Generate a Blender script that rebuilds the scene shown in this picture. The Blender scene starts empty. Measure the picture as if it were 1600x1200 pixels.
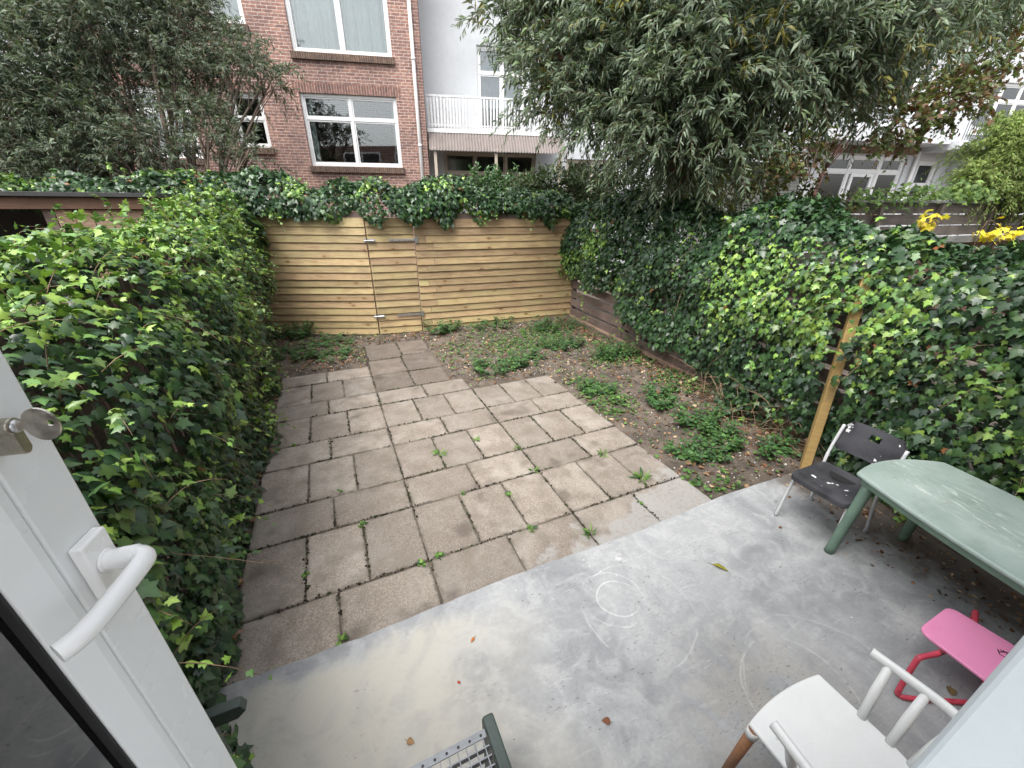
import bpy, math, random
import numpy as np
from mathutils import Matrix, Vector

random.seed(7)
RNG = np.random.default_rng(11)
scene = bpy.context.scene
COL = scene.collection

# ------------------------------------------------------------------ camera, world, sun, exposure
CAM = np.array((-0.30613, -2.0884, 2.3280))
CR = np.array((0.912546, -0.408901, 0.00774))
CU = np.array((0.164575, 0.384476, 0.908347))
CW = np.array((0.3744, 0.827634, -0.418147))
cam_data = bpy.data.cameras.new('camera')
cam_data.sensor_width = 36.0
cam_data.lens = 615.444 * 36.0 / 1600.0
cam_data.clip_start = 0.02
cam_data.clip_end = 3000
cam = bpy.data.objects.new('camera', cam_data)
M = Matrix.Identity(4)
for i in range(3):
    M[i][0], M[i][1], M[i][2], M[i][3] = CR[i], CU[i], -CW[i], CAM[i]
cam.matrix_world = M
COL.objects.link(cam)
scene.camera = cam

SUN_EL, SUN_AZ = 62.0, 236.0     # azimuth measured clockwise from +Y
world = bpy.data.worlds.new('World')
scene.world = world
world.use_nodes = True
wn = world.node_tree
wn.nodes.clear()
sky = wn.nodes.new('ShaderNodeTexSky')
sky.sky_type = 'NISHITA'
sky.sun_disc = False
sky.sun_elevation = math.radians(SUN_EL)
sky.sun_rotation = math.radians(SUN_AZ)
sky.dust_density = 4.0
hs = wn.nodes.new('ShaderNodeHueSaturation')
hs.inputs['Saturation'].default_value = 0.22      # cloud cover takes the blue out of the sky
bg = wn.nodes.new('ShaderNodeBackground')
bg.inputs['Strength'].default_value = 0.15
wo = wn.nodes.new('ShaderNodeOutputWorld')
wn.links.new(sky.outputs[0], hs.inputs['Color'])
wn.links.new(hs.outputs[0], bg.inputs['Color'])
wn.links.new(bg.outputs[0], wo.inputs['Surface'])

sun_data = bpy.data.lights.new('sun', 'SUN')
sun_data.energy = 0.9
sun_data.angle = math.radians(35)
sun_data.color = (1.0, 0.97, 0.92)
sun = bpy.data.objects.new('sun', sun_data)
_az, _el = math.radians(SUN_AZ), math.radians(SUN_EL)
sd = Vector((math.sin(_az) * math.cos(_el), math.cos(_az) * math.cos(_el), math.sin(_el)))
sun.rotation_euler = sd.to_track_quat('Z', 'Y').to_euler()
sun.location = (0, 0, 20)
COL.objects.link(sun)

scene.view_settings.view_transform = 'Standard'
scene.view_settings.look = 'None'
scene.view_settings.gamma = 1.0
scene.view_settings.use_curve_mapping = False
scene.view_settings.exposure = 1.75
scene.cycles.max_bounces = 10
scene.cycles.transparent_max_bounces = 12
scene.cycles.use_denoising = True

# ------------------------------------------------------------------ numpy helpers
def vnoise(P, scale=1.0, seed=0):
    P = np.asarray(P, float) * scale + seed * 17.13
    I = np.floor(P).astype(np.int64)
    F = P - I
    F = F * F * (3 - 2 * F)
    def h(ix, iy, iz):
        n = (ix * 73856093) ^ (iy * 19349663) ^ (iz * 83492791) ^ (seed * 2654435 + 977)
        n = (n ^ (n >> 13)) * 1274126177
        return ((n ^ (n >> 16)) & 0xFFFF) / 65535.0
    x, y, z = I[..., 0], I[..., 1], I[..., 2]
    fx, fy, fz = F[..., 0], F[..., 1], F[..., 2]
    c = 0
    for dx in (0, 1):
        for dy in (0, 1):
            for dz in (0, 1):
                w = (fx if dx else 1 - fx) * (fy if dy else 1 - fy) * (fz if dz else 1 - fz)
                c = c + w * h(x + dx, y + dy, z + dz)
    return c

def nrmz(v):
    return v / np.maximum(np.linalg.norm(v, axis=-1, keepdims=True), 1e-9)

def sstep(a, b, x):
    t = np.clip((x - a) / (b - a), 0, 1)
    return t * t * (3 - 2 * t)

def in_frame(P):
    d = P - CAM
    z = d @ CW
    x = 615.444 * (d @ CR) / np.maximum(z, 1e-3) + 800
    y = 600 - 615.444 * (d @ CU) / np.maximum(z, 1e-3)
    return (z > 0.1) & (x > 0) & (x < 1600) & (y > 0) & (y < 1200), x, y

# ------------------------------------------------------------------ object helpers
def props(o, label=None, cat=None, group=None, kind=None):
    if label: o['label'] = label
    if cat: o['category'] = cat
    if group: o['group'] = group
    if kind: o['kind'] = kind
    return o

def thing(name, label, cat, loc=(0, 0, 0), rotz=0.0, group=None, parent=None, kind=None):
    o = bpy.data.objects.new(name, None)
    o.empty_display_size = 0.1
    COL.objects.link(o)
    o.location = loc
    o.rotation_euler = (0, 0, rotz)
    if parent: o.parent = parent
    return props(o, label, cat, group, kind)

def link(name, me, parent=None, loc=None, mat4=None):
    o = bpy.data.objects.new(name, me)
    COL.objects.link(o)
    if parent is not None: o.parent = parent
    if loc is not None: o.location = loc
    if mat4 is not None: o.matrix_basis = mat4
    return o

def copy_tree(src, parent=None):
    c = src.copy()
    COL.objects.link(c)
    c.parent = parent
    for ch in list(src.children):
        copy_tree(ch, c)
    return c

class MB:
    """collects shapes for one mesh"""
    def __init__(self, origin=(0, 0, 0)):
        self.v, self.f, self.o = [], [], Vector(origin)
    def add(self, vs, fs):
        b = len(self.v)
        self.v += [Vector(q) - self.o for q in vs]
        self.f += [tuple(i + b for i in q) for q in fs]
        return self
    def box(self, x0, x1, y0, y1, z0, z1, mat=None):
        vs = [Vector((x, y, z)) for z in (z0, z1) for y in (y0, y1) for x in (x0, x1)]
        if mat is not None: vs = [mat @ q for q in vs]
        return self.add(vs, [(0, 2, 3, 1), (4, 5, 7, 6), (0, 1, 5, 4), (2, 6, 7, 3), (0, 4, 6, 2), (1, 3, 7, 5)])
    def prism(self, pts, a, b, axes='xyz', mat=None):
        """polygon pts in the first two axes, extruded from a to b along the third"""
        n = len(pts)
        def mk(p, h):
            d = {axes[0]: p[0], axes[1]: p[1], axes[2]: h}
            return Vector((d['x'], d['y'], d['z']))
        vs = [mk(p, a) for p in pts] + [mk(p, b) for p in pts]
        if mat is not None: vs = [mat @ q for q in vs]
        fs = [tuple(range(n - 1, -1, -1)), tuple(range(n, 2 * n))]
        fs += [(i, (i + 1) % n, n + (i + 1) % n, n + i) for i in range(n)]
        return self.add(vs, fs)
    def tube(self, pts, r, seg=8, cap=True):
        pts = [Vector(q) for q in pts]
        n = len(pts)
        rs = r if isinstance(r, (list, tuple)) else [r] * n
        vs, fs = [], []
        prev = None
        for i, q in enumerate(pts):
            t = (pts[min(i + 1, n - 1)] - pts[max(i - 1, 0)])
            t = t.normalized() if t.length > 1e-9 else Vector((0, 0, 1))
            if prev is None:
                a = t.orthogonal().normalized()
            else:
                a = (prev - t * prev.dot(t))
                a = a.normalized() if a.length > 1e-6 else t.orthogonal().normalized()
            prev = a
            b = t.cross(a)
            for k in range(seg):
                an = 2 * math.pi * k / seg
                vs.append(q + (a * math.cos(an) + b * math.sin(an)) * rs[i])
        for i in range(n - 1):
            for k in range(seg):
                k2 = (k + 1) % seg
                fs.append((i * seg + k, i * seg + k2, (i + 1) * seg + k2, (i + 1) * seg + k))
        if cap:
            fs.append(tuple(range(seg - 1, -1, -1)))
            fs.append(tuple((n - 1) * seg + k for k in range(seg)))
        return self.add(vs, fs)
    def mesh(self, name, mat=None, smooth=False):
        me = bpy.data.meshes.new(name)
        me.from_pydata([tuple(q) for q in self.v], [], self.f)
        if mat: me.materials.append(mat)
        if smooth: me.shade_smooth()
        me.update()
        return me
    def build(self, name, mat, parent=None, smooth=False, bevel=0, seg=2, loc=None, angle=35):
        o = link(name, self.mesh(name, mat, smooth), parent, loc)
        if bevel:
            bevel_mod(o, bevel, seg, angle)
        return o

def bevel_mod(o, w, seg=2, angle=35):
    m = o.modifiers.new('bevel', 'BEVEL')
    m.width = w
    m.segments = seg
    m.limit_method = 'ANGLE'
    m.angle_limit = math.radians(angle)
    m.harden_normals = False

def arc_pts(fn, n):
    return [fn(i / (n - 1)) for i in range(n)]

def smooth_path(pts, n=6):
    """catmull-rom through pts"""
    P = [Vector(q) for q in pts]
    out = []
    for i in range(len(P) - 1):
        p0, p1, p2, p3 = P[max(i - 1, 0)], P[i], P[i + 1], P[min(i + 2, len(P) - 1)]
        for k in range(n):
            t = k / n
            out.append(0.5 * ((2 * p1) + (p2 - p0) * t + (2 * p0 - 5 * p1 + 4 * p2 - p3) * t * t + (3 * p1 - p0 - 3 * p2 + p3) * t ** 3))
    out.append(P[-1])
    return out

# ------------------------------------------------------------------ materials
class NT:
    def __init__(self, name):
        self.m = bpy.data.materials.new(name)
        self.m.use_nodes = True
        self.t = self.m.node_tree
        self.t.nodes.clear()
        self.out = self.t.nodes.new('ShaderNodeOutputMaterial')
        self.b = self.t.nodes.new('ShaderNodeBsdfPrincipled')
        self.l(self.b.outputs[0], self.out.inputs['Surface'])
    def l(self, a, b): self.t.links.new(a, b)
    def n(self, ty, **kw):
        nd = self.t.nodes.new(ty)
        for k, v in kw.items(): setattr(nd, k, v)
        return nd
    def setin(self, sock, v):
        if hasattr(v, 'is_output'): self.l(v, sock)
        else: sock.default_value = v
    def coords(self, kind='Object', rnd=True, scale=(1, 1, 1), rot=(0, 0, 0)):
        tc = self.n('ShaderNodeTexCoord')
        v = tc.outputs[kind]
        if rnd:
            oi = self.n('ShaderNodeObjectInfo')
            mu = self.n('ShaderNodeMath', operation='MULTIPLY')
            self.l(oi.outputs['Random'], mu.inputs[0]); mu.inputs[1].default_value = 57.0
            ad = self.n('ShaderNodeVectorMath', operation='ADD')
            self.l(v, ad.inputs[0]); self.l(mu.outputs[0], ad.inputs[1])
            v = ad.outputs[0]
        mp = self.n('ShaderNodeMapping')
        mp.inputs['Scale'].default_value = scale
        mp.inputs['Rotation'].default_value = rot
        self.l(v, mp.inputs['Vector'])
        return mp.outputs[0]
    def noise(self, v, scale, detail=4, rough=0.55, dist=0.0):
        nd = self.n('ShaderNodeTexNoise')
        self.l(v, nd.inputs['Vector'])
        nd.inputs['Scale'].default_value = scale
        nd.inputs['Detail'].default_value = detail
        nd.inputs['Roughness'].default_value = rough
        nd.inputs['Distortion'].default_value = dist
        return nd.outputs['Fac']
    def voro(self, v, scale, feature='F1', out='Distance'):
        nd = self.n('ShaderNodeTexVoronoi', feature=feature)
        self.l(v, nd.inputs['Vector'])
        nd.inputs['Scale'].default_value = scale
        return nd.outputs[out]
    def ramp(self, fac, stops):
        nd = self.n('ShaderNodeValToRGB')
        e = nd.color_ramp.elements
        while len(e) < len(stops): e.new(0.5)
        for i, (p, c) in enumerate(stops):
            e[i].position = p
            e[i].color = c if len(c) == 4 else (*c, 1)
        self.l(fac, nd.inputs[0])
        return nd.outputs[0]
    def rng(self, fac, a, b, c=0.0, d=1.0):
        nd = self.n('ShaderNodeMapRange', interpolation_type='SMOOTHSTEP')
        self.l(fac, nd.inputs[0])
        for i, x in enumerate((a, b, c, d)): nd.inputs[i + 1].default_value = x
        return nd.outputs[0]
    def math(self, op, a, b=0.0):
        nd = self.n('ShaderNodeMath', operation=op)
        self.setin(nd.inputs[0], a); self.setin(nd.inputs[1], b)
        return nd.outputs[0]
    def mix(self, fac, a, b, mode='MIX'):
        nd = self.n('ShaderNodeMix', data_type='RGBA', blend_type=mode)
        self.setin(nd.inputs[0], fac)
        self.setin(nd.inputs[6], a if hasattr(a, 'is_output') else (*a, 1))
        self.setin(nd.inputs[7], b if hasattr(b, 'is_output') else (*b, 1))
        return nd.outputs[2]
    def rand(self):
        return self.n('ShaderNodeObjectInfo').outputs['Random']
    def bump(self, h, strength=0.3, dist=0.01):
        nd = self.n('ShaderNodeBump')
        nd.inputs['Strength'].default_value = strength
        nd.inputs['Distance'].default_value = dist
        self.l(h, nd.inputs['Height'])
        self.l(nd.outputs[0], self.b.inputs['Normal'])
        return nd
    def col(self, c): self.setin(self.b.inputs['Base Color'], c if hasattr(c, 'is_output') else (*c, 1))
    def rough(self, r): self.setin(self.b.inputs['Roughness'], r)
    def metal(self, r): self.setin(self.b.inputs['Metallic'], r)

def simple(name, c, rough=0.5, metal=0.0, var=0.12, scale=6.0, bump=0.08, spots=None):
    m = NT(name)
    v = m.coords()
    n1 = m.noise(v, scale, 5)
    n2 = m.noise(v, scale * 9, 3)
    k = m.rng(m.math('ADD', m.math('MULTIPLY', n1, 0.7), m.math('MULTIPLY', n2, 0.3)), 0.25, 0.75)
    lo = tuple(x * (1 - var) for x in c)
    hi = tuple(min(1, x * (1 + var)) for x in c)
    cc = m.mix(k, lo, hi)
    if spots:
        s = m.rng(m.noise(v, spots[1], 3), spots[2], spots[2] + 0.06)
        cc = m.mix(s, cc, spots[0])
    m.col(cc)
    m.rough(m.rng(n1, 0.3, 0.7, max(0.05, rough - 0.08), min(1, rough + 0.08)))
    m.metal(metal)
    if bump: m.bump(n2, bump, 0.003)
    return m.m

def mat_leaf(name, rough=0.4, trans=0.22, spec=0.5):
    m = NT(name)
    at = m.n('ShaderNodeAttribute', attribute_name='tint')
    v = m.coords('Object', rnd=False)
    n = m.noise(v, 30, 3)
    c = m.mix(1.0, at.outputs['Color'], m.mix(n, (0.75, 0.78, 0.75), (1.2, 1.18, 1.2)), 'MULTIPLY')
    m.col(c)
    m.rough(rough)
    m.b.inputs['Specular IOR Level'].default_value = spec
    tr = m.n('ShaderNodeBsdfTranslucent')
    m.l(m.mix(1.0, c, (1.3, 1.35, 0.7), 'MULTIPLY'), tr.inputs['Color'])
    mx = m.n('ShaderNodeMixShader')
    mx.inputs[0].default_value = trans
    m.l(m.b.outputs[0], mx.inputs[1]); m.l(tr.outputs[0], mx.inputs[2])
    m.l(mx.outputs[0], m.out.inputs['Surface'])
    return m.m

def mat_wood_new(name, base, dark, knots=True, green=0.0):
    m = NT(name)
    v = m.coords('Object', scale=(1, 1, 1))
    st = m.n('ShaderNodeMapping'); st.inputs['Scale'].default_value = (1.3, 22, 22); m.l(v, st.inputs['Vector'])
    g = m.noise(st.outputs[0], 3.0, 6, 0.6, 0.6)
    g2 = m.noise(v, 2.2, 3)
    r = m.rand()
    c = m.mix(m.rng(g, 0.3, 0.72), dark, base)
    c = m.mix(m.math('MULTIPLY', m.rng(g2, 0.4, 0.7), 0.55), c, tuple(x * y for x, y in zip(base, (1.15, 1.12, 1.0))))
    hv = m.n('ShaderNodeHueSaturation')
    m.l(c, hv.inputs['Color']); m.l(m.rng(r, 0, 1, 0.80, 1.17), hv.inputs['Value'])
    m.l(m.rng(m.math('FRACT', m.math('MULTIPLY', r, 13.7)), 0, 1, 0.488, 0.508), hv.inputs['Hue'])
    hv.inputs['Saturation'].default_value = 0.86
    c = hv.outputs[0]
    if green:
        c = m.mix(m.math('MULTIPLY', m.rng(m.noise(v, 1.1, 3), 0.5, 0.75), green), c, (0.30, 0.29, 0.13))
    if knots:
        kv = m.n('ShaderNodeMapping'); kv.inputs['Scale'].default_value = (3.0, 6.0, 6.0); m.l(v, kv.inputs['Vector'])
        d = m.voro(kv.outputs[0], 1.0)
        kn = m.rng(d, 0.085, 0.15, 1, 0)
        c = m.mix(m.math('MULTIPLY', kn, 0.85), c, (0.085, 0.045, 0.018))
        halo = m.rng(d, 0.1, 0.32, 1, 0)
        c = m.mix(m.math('MULTIPLY', halo, 0.30), c, (0.26, 0.14, 0.05))
    m.col(c)
    m.rough(0.68)
    m.bump(g, 0.25, 0.004)
    return m.m

def mat_wood_old(name, a, b, moss=0.0):
    m = NT(name)
    v = m.coords('Object')
    st = m.n('ShaderNodeMapping'); st.inputs['Scale'].default_value = (1.2, 26, 26); m.l(v, st.inputs['Vector'])
    g = m.noise(st.outputs[0], 3.0, 7, 0.65, 0.4)
    c = m.mix(m.rng(g, 0.28, 0.7), a, b)
    c = m.mix(m.rng(m.noise(v, 3, 4), 0.35, 0.75, 0, 0.5), c, tuple(x * 0.45 for x in a))
    if moss: c = m.mix(m.math('MULTIPLY', m.rng(m.noise(v, 5, 4), 0.5, 0.7), moss), c, (0.06, 0.08, 0.035))
    m.col(c); m.rough(0.85); m.bump(g, 0.5, 0.006)
    return m.m

def mat_slab(name, k=(1, 1, 1)):
    m = NT(name)
    v = m.coords('Object')
    tc = m.n('ShaderNodeTexCoord')
    geo = m.n('ShaderNodeNewGeometry')
    wv = geo.outputs['Position']
    r = m.rand()
    agg = m.voro(v, 165, out='Color')
    ag = m.n('ShaderNodeSeparateColor'); m.l(agg, ag.inputs[0])
    fine = m.noise(v, 260, 3)
    mid = m.noise(wv, 5.0, 5, 0.6)
    c = m.mix(m.rng(ag.outputs[0], 0.15, 0.95), (0.200, 0.168, 0.139), (0.33, 0.283, 0.237))
    c = m.mix(m.rng(fine, 0.35, 0.7), m.mix(1.0, c, (0.78, 0.77, 0.76), 'MULTIPLY'), c)
    c = m.mix(m.rng(m.noise(wv, 2.2, 5, 0.65), 0.42, 0.66, 0, 0.42), c, (0.355, 0.325, 0.285))
    hv = m.n('ShaderNodeHueSaturation')
    m.l(c, hv.inputs['Color']); m.l(m.rng(r, 0, 1, 0.84, 1.14), hv.inputs['Value'])
    hv.inputs['Saturation'].default_value = 0.95
    c = hv.outputs[0]
    c = m.mix(m.rng(mid, 0.42, 0.68, 0, 0.6), c, (0.15, 0.125, 0.10))                 # grime
    blot = m.rng(m.noise(v, 3.2, 2, 0.4), 0.60, 0.76, 0, 0.62)
    c = m.mix(blot, c, (0.075, 0.06, 0.048))                                           # dark damp blotches
    edge = m.n('ShaderNodeSeparateXYZ'); m.l(tc.outputs['Generated'], edge.inputs[0])
    def ed(ch):
        a = m.math('ABSOLUTE', m.math('SUBTRACT', edge.outputs[ch], 0.5))
        return m.rng(a, 0.43, 0.5)
    c = m.mix(1.0, c, tuple(.96 * q for q in k), 'MULTIPLY')
    e = m.math('MULTIPLY', m.math('MAXIMUM', ed(0), ed(1)), m.rng(m.noise(wv, 14, 4), 0.4, 0.62))
    c = m.mix(m.math('MULTIPLY', e, 0.62), c, (0.062, 0.055, 0.038))                   # dirt gathered along the edges
    pale = m.rng(m.voro(v, 48), 0.05, 0.10, 1, 0)
    c = m.mix(m.math('MULTIPLY', pale, m.rng(m.noise(v, 8, 2), 0.45, 0.6, 0, 0.5)), c, (0.60, 0.56, 0.50))
    # grey screed smeared on the slabs next to the patio
    sep = m.n('ShaderNodeSeparateXYZ'); m.l(wv, sep.inputs[0])
    wob = m.math('MULTIPLY', m.math('SUBTRACT', m.noise(wv, 4.2, 4), 0.5), 1.0)
    ys = m.math('ADD', m.math('ADD', sep.outputs['Y'], wob), m.math('MULTIPLY', m.math('SUBTRACT', 2.05, sep.outputs['X']), 0.30))
    smear = m.math('MULTIPLY', m.rng(ys, -0.06, 0.05, 1, 0), m.rng(sep.outputs['X'], 0.0, 0.5))
    c = m.mix(m.math('MULTIPLY', smear, m.rng(m.noise(wv, 30, 3), 0.25, 0.55, 0.25, 0.8)), c, (0.29, 0.287, 0.275))
    m.col(c)
    m.rough(0.9)
    h = m.math('ADD', m.math('MULTIPLY', ag.outputs[0], 0.5), m.math('MULTIPLY', fine, 0.6))
    m.bump(h, 0.35, 0.004)
    return m.m

def mat_concrete(name):
    m = NT(name)
    geo = m.n('ShaderNodeNewGeometry')
    p = geo.outputs['Position']
    sep = m.n('ShaderNodeSeparateXYZ'); m.l(p, sep.inputs[0])
    X, Y = sep.outputs['X'], sep.outputs['Y']
    big = m.noise(p, 1.5, 4, 0.55, 1.2)
    mid = m.noise(p, 4.5, 5, 0.58, 1.4)
    fine = m.noise(p, 90, 4)
    c = m.mix(m.rng(big, 0.34, 0.66), (0.222, 0.232, 0.240), (0.335, 0.343, 0.347))
    c = m.mix(m.rng(mid, 0.42, 0.68, 0, 0.55), c, (0.41, 0.417, 0.415))
    # trowel marks
    st = m.n('ShaderNodeMapping'); st.inputs['Scale'].default_value = (1.2, 7.5, 1); st.inputs['Rotation'].default_value = (0, 0, 0.5); m.l(p, st.inputs['Vector'])
    tw = m.noise(st.outputs[0], 3.0, 6, 0.7, 1.2)
    c = m.mix(m.rng(tw, 0.55, 0.75, 0, 0.4), c, (0.235, 0.243, 0.25))
    c = m.mix(m.rng(tw, 0.3, 0.42, 0.35, 0), c, (0.49, 0.49, 0.485))
    # fine grain, pores and scratches
    c = m.mix(1.0, c, m.mix(m.rng(m.noise(p, 55, 5, 0.7), 0.3, 0.7), (0.92, 0.92, 0.92), (1.06, 1.06, 1.06)), 'MULTIPLY')
    sm_ = m.n('ShaderNodeMapping'); sm_.inputs['Scale'].default_value = (1, 14, 1); sm_.inputs['Rotation'].default_value = (0, 0, 0.95); m.l(p, sm_.inputs['Vector'])
    c = m.mix(m.math('MULTIPLY', m.rng(m.noise(sm_.outputs[0], 7, 5, 0.7, 0.5), 0.62, 0.72), m.rng(m.noise(p, 1.7, 3), 0.42, 0.6, 0, 0.55)), c, (0.55, 0.55, 0.54))
    c = m.mix(m.math('MULTIPLY', m.rng(m.noise(sm_.outputs[0], 9, 5, 0.7, 0.5), 0.30, 0.40, 1, 0), m.rng(m.noise(p, 1.3, 3), 0.42, 0.62, 0, 0.45)), c, (0.20, 0.195, 0.185))
    # sandy, unpainted area towards the door step
    sx = m.math('ADD', X, m.math('MULTIPLY', m.math('SUBTRACT', m.noise(p, 2.3, 5), 0.5), 1.3))
    sand = m.math('MULTIPLY', m.rng(sx, -0.55, 0.75, 1, 0), m.rng(m.math('ADD', Y, m.math('MULTIPLY', m.noise(p, 5, 4), 0.3)), -0.42, -0.28, 1, 0))
    c = m.mix(m.math('MULTIPLY', sand, m.rng(mid, 0.25, 0.6, 0.5, 0.85)), c, (0.43, 0.408, 0.352))
    # worn dusty patch further right
    du = m.n('ShaderNodeVectorMath', operation='DISTANCE'); m.l(p, du.inputs[0]); du.inputs[1].default_value = (1.35, -1.75, 0.03)
    dust = m.math('MULTIPLY', m.rng(du.outputs['Value'], 0.2, 0.75, 1, 0), m.rng(mid, 0.35, 0.6))
    c = m.mix(m.math('MULTIPLY', dust, 0.5), c, (0.30, 0.275, 0.235))
    # chalk rings
    wob = m.noise(p, 2.6, 2)
    def ring(cx, cy, r, w, s, sx=1.0):
        mp = m.n('ShaderNodeMapping'); mp.inputs['Location'].default_value = (-cx, -cy, 0); m.l(p, mp.inputs['Vector'])
        sc = m.n('ShaderNodeVectorMath', operation='MULTIPLY'); m.l(mp.outputs[0], sc.inputs[0]); sc.inputs[1].default_value = (sx, 1, 0)
        ln = m.n('ShaderNodeVectorMath', operation='LENGTH'); m.l(sc.outputs[0], ln.inputs[0])
        d = m.math('ABSOLUTE', m.math('SUBTRACT', m.math('ADD', ln.outputs['Value'], m.math('MULTIPLY', m.math('SUBTRACT', wob, 0.5), 0.09)), r))
        k = m.rng(d, w * 0.3, w, 1, 0)
        return m.math('MULTIPLY', m.math('MULTIPLY', k, m.rng(m.noise(p, 5.5, 4), 0.36, 0.58)), s)
    for a in ((1.035, -0.80, 0.135, 0.007, 0.30), (1.005, -0.79, 0.20, 0.007, 0.26), (1.10, -0.92, 0.34, 0.007, 0.18), (1.56, -1.62, 0.28, 0.007, 0.20), (1.72, -1.75, 0.47, 0.007, 0.14)):
        c = m.mix(ring(*a), c, (0.72, 0.72, 0.70))
    # white spill near the edge, dark specks and scuffs
    sp = m.n('ShaderNodeVectorMath', operation='DISTANCE'); m.l(p, sp.inputs[0]); sp.inputs[1].default_value = (1.24, -0.55, 0.03)
    c = m.mix(m.math('MULTIPLY', m.rng(m.math('ADD', sp.outputs['Value'], m.math('MULTIPLY', m.noise(p, 30, 5), 0.16)), 0.075, 0.13, 1, 0), 0.5), c, (0.62, 0.62, 0.61))
    st2 = m.n('ShaderNodeMapping'); st2.inputs['Scale'].default_value = (1, 2.6, 1); st2.inputs['Rotation'].default_value = (0, 0, -0.7); m.l(p, st2.inputs['Vector'])
    sc2 = m.math('MULTIPLY', m.rng(m.noise(st2.outputs[0], 26, 5, 0.7), 0.60, 0.67), m.rng(m.noise(p, 2.2, 3), 0.46, 0.62))
    c = m.mix(m.math('MULTIPLY', sc2, 0.75), c, (0.11, 0.10, 0.09))
    sc3 = m.math('MULTIPLY', m.rng(m.noise(st2.outputs[0], 40, 5, 0.7), 0.56, 0.66), m.rng(du.outputs['Value'], 0.15, 0.6, 1, 0))
    c = m.mix(m.math('MULTIPLY', sc3, 0.7), c, (0.12, 0.105, 0.09))
    spk = m.rng(m.voro(p, 16), 0.035, 0.06, 1, 0)
    c = m.mix(m.math('MULTIPLY', spk, m.rng(m.noise(p, 3, 2), 0.45, 0.6)), c, (0.09, 0.08, 0.07))
    wsp = m.rng(m.voro(p, 11), 0.03, 0.05, 1, 0)
    c = m.mix(m.math('MULTIPLY', wsp, m.rng(m.noise(p, 2.5, 2), 0.5, 0.65)), c, (0.75, 0.75, 0.73))
    # dirt blown against the ivy on the right
    dx = m.math('ADD', X, m.math('MULTIPLY', m.math('SUBTRACT', m.noise(p, 9, 5), 0.5), 0.55))
    c = m.mix(m.rng(dx, 2.92, 3.3, 0, 0.85), c, (0.085, 0.065, 0.05))
    m.col(c)
    m.rough(m.rng(mid, 0.3, 0.7, 0.72, 0.9))
    m.b.inputs['Specular IOR Level'].default_value = 0.3
    m.bump(m.math('ADD', m.math('MULTIPLY', tw, 0.6), m.math('MULTIPLY', fine, 0.3)), 0.35, 0.006)
    return m.m

def mat_soil(name):
    m = NT(name)
    p = m.n('ShaderNodeNewGeometry').outputs['Position']
    a = m.noise(p, 4, 6, 0.65)
    b = m.noise(p, 60, 5, 0.7)
    c = m.mix(m.rng(a, 0.3, 0.7), (0.052, 0.042, 0.034), (0.135, 0.108, 0.085))
    c = m.mix(m.rng(b, 0.5, 0.75, 0, 0.6), c, (0.17, 0.135, 0.10))
    c = m.mix(m.rng(m.noise(p, 9, 4), 0.62, 0.72, 0, 0.7), c, (0.04, 0.058, 0.02))
    m.col(c); m.rough(0.97); m.bump(b, 0.9, 0.012)
    return m.m

def mat_brick(name, c1, c2, mortar, bw=0.225, bh=0.066):
    m = NT(name)
    tc = m.n('ShaderNodeTexCoord')
    sep = m.n('ShaderNodeSeparateXYZ'); m.l(tc.outputs['Object'], sep.inputs[0])
    cb = m.n('ShaderNodeCombineXYZ')
    m.l(m.math('ADD', sep.outputs['X'], sep.outputs['Y']), cb.inputs[0]); m.l(sep.outputs['Z'], cb.inputs[1])
    bt = m.n('ShaderNodeTexBrick')
    m.l(cb.outputs[0], bt.inputs['Vector'])
    bt.inputs['Scale'].default_value = 1.0
    bt.inputs['Brick Width'].default_value = bw
    bt.inputs['Row Height'].default_value = bh
    bt.inputs['Mortar Size'].default_value = 0.009
    bt.inputs['Mortar Smooth'].default_value = 0.2
    bt.inputs['Bias'].default_value = -0.1
    bt.inputs['Color1'].default_value = (*c1, 1); bt.inputs['Color2'].default_value = (*c2, 1); bt.inputs['Mortar'].default_value = (*mortar, 1)
    n1 = m.noise(tc.outputs['Object'], 1.1, 4)
    n2 = m.noise(tc.outputs['Object'], 14, 4)
    c = m.mix(1.0, bt.outputs['Color'], m.mix(m.rng(n1, 0.3, 0.7), (0.8, 0.76, 0.74), (1.2, 1.1, 1.0)), 'MULTIPLY')
    c = m.mix(1.0, c, m.mix(m.rng(n2, 0.3, 0.7), (0.72, 0.72, 0.75), (1.25, 1.2, 1.15)), 'MULTIPLY')
    m.col(c); m.rough(0.9)
    inv = m.math('SUBTRACT', 1.0, bt.outputs['Fac'])
    m.bump(m.math('ADD', inv, m.math('MULTIPLY', n2, 0.3)), 0.7, 0.012)
    return m.m

def mat_glass(name, tint=(0.85, 0.9, 0.9), refl=0.0):
    m = NT(name)
    m.t.nodes.remove(m.b)
    tr = m.n('ShaderNodeBsdfTransparent'); tr.inputs[0].default_value = (*tint, 1)
    gl = m.n('ShaderNodeBsdfGlossy'); gl.inputs['Roughness'].default_value = 0.02
    fr = m.n('ShaderNodeFresnel'); fr.inputs['IOR'].default_value = 1.55
    mx = m.n('ShaderNodeMixShader')
    m.l(m.math('MINIMUM', m.math('ADD', m.math('MULTIPLY', fr.outputs[0], 1.7), refl), 1.0), mx.inputs[0])
    m.l(tr.outputs[0], mx.inputs[1]); m.l(gl.outputs[0], mx.inputs[2])
    m.l(mx.outputs[0], m.out.inputs['Surface'])
    return m.m

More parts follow.
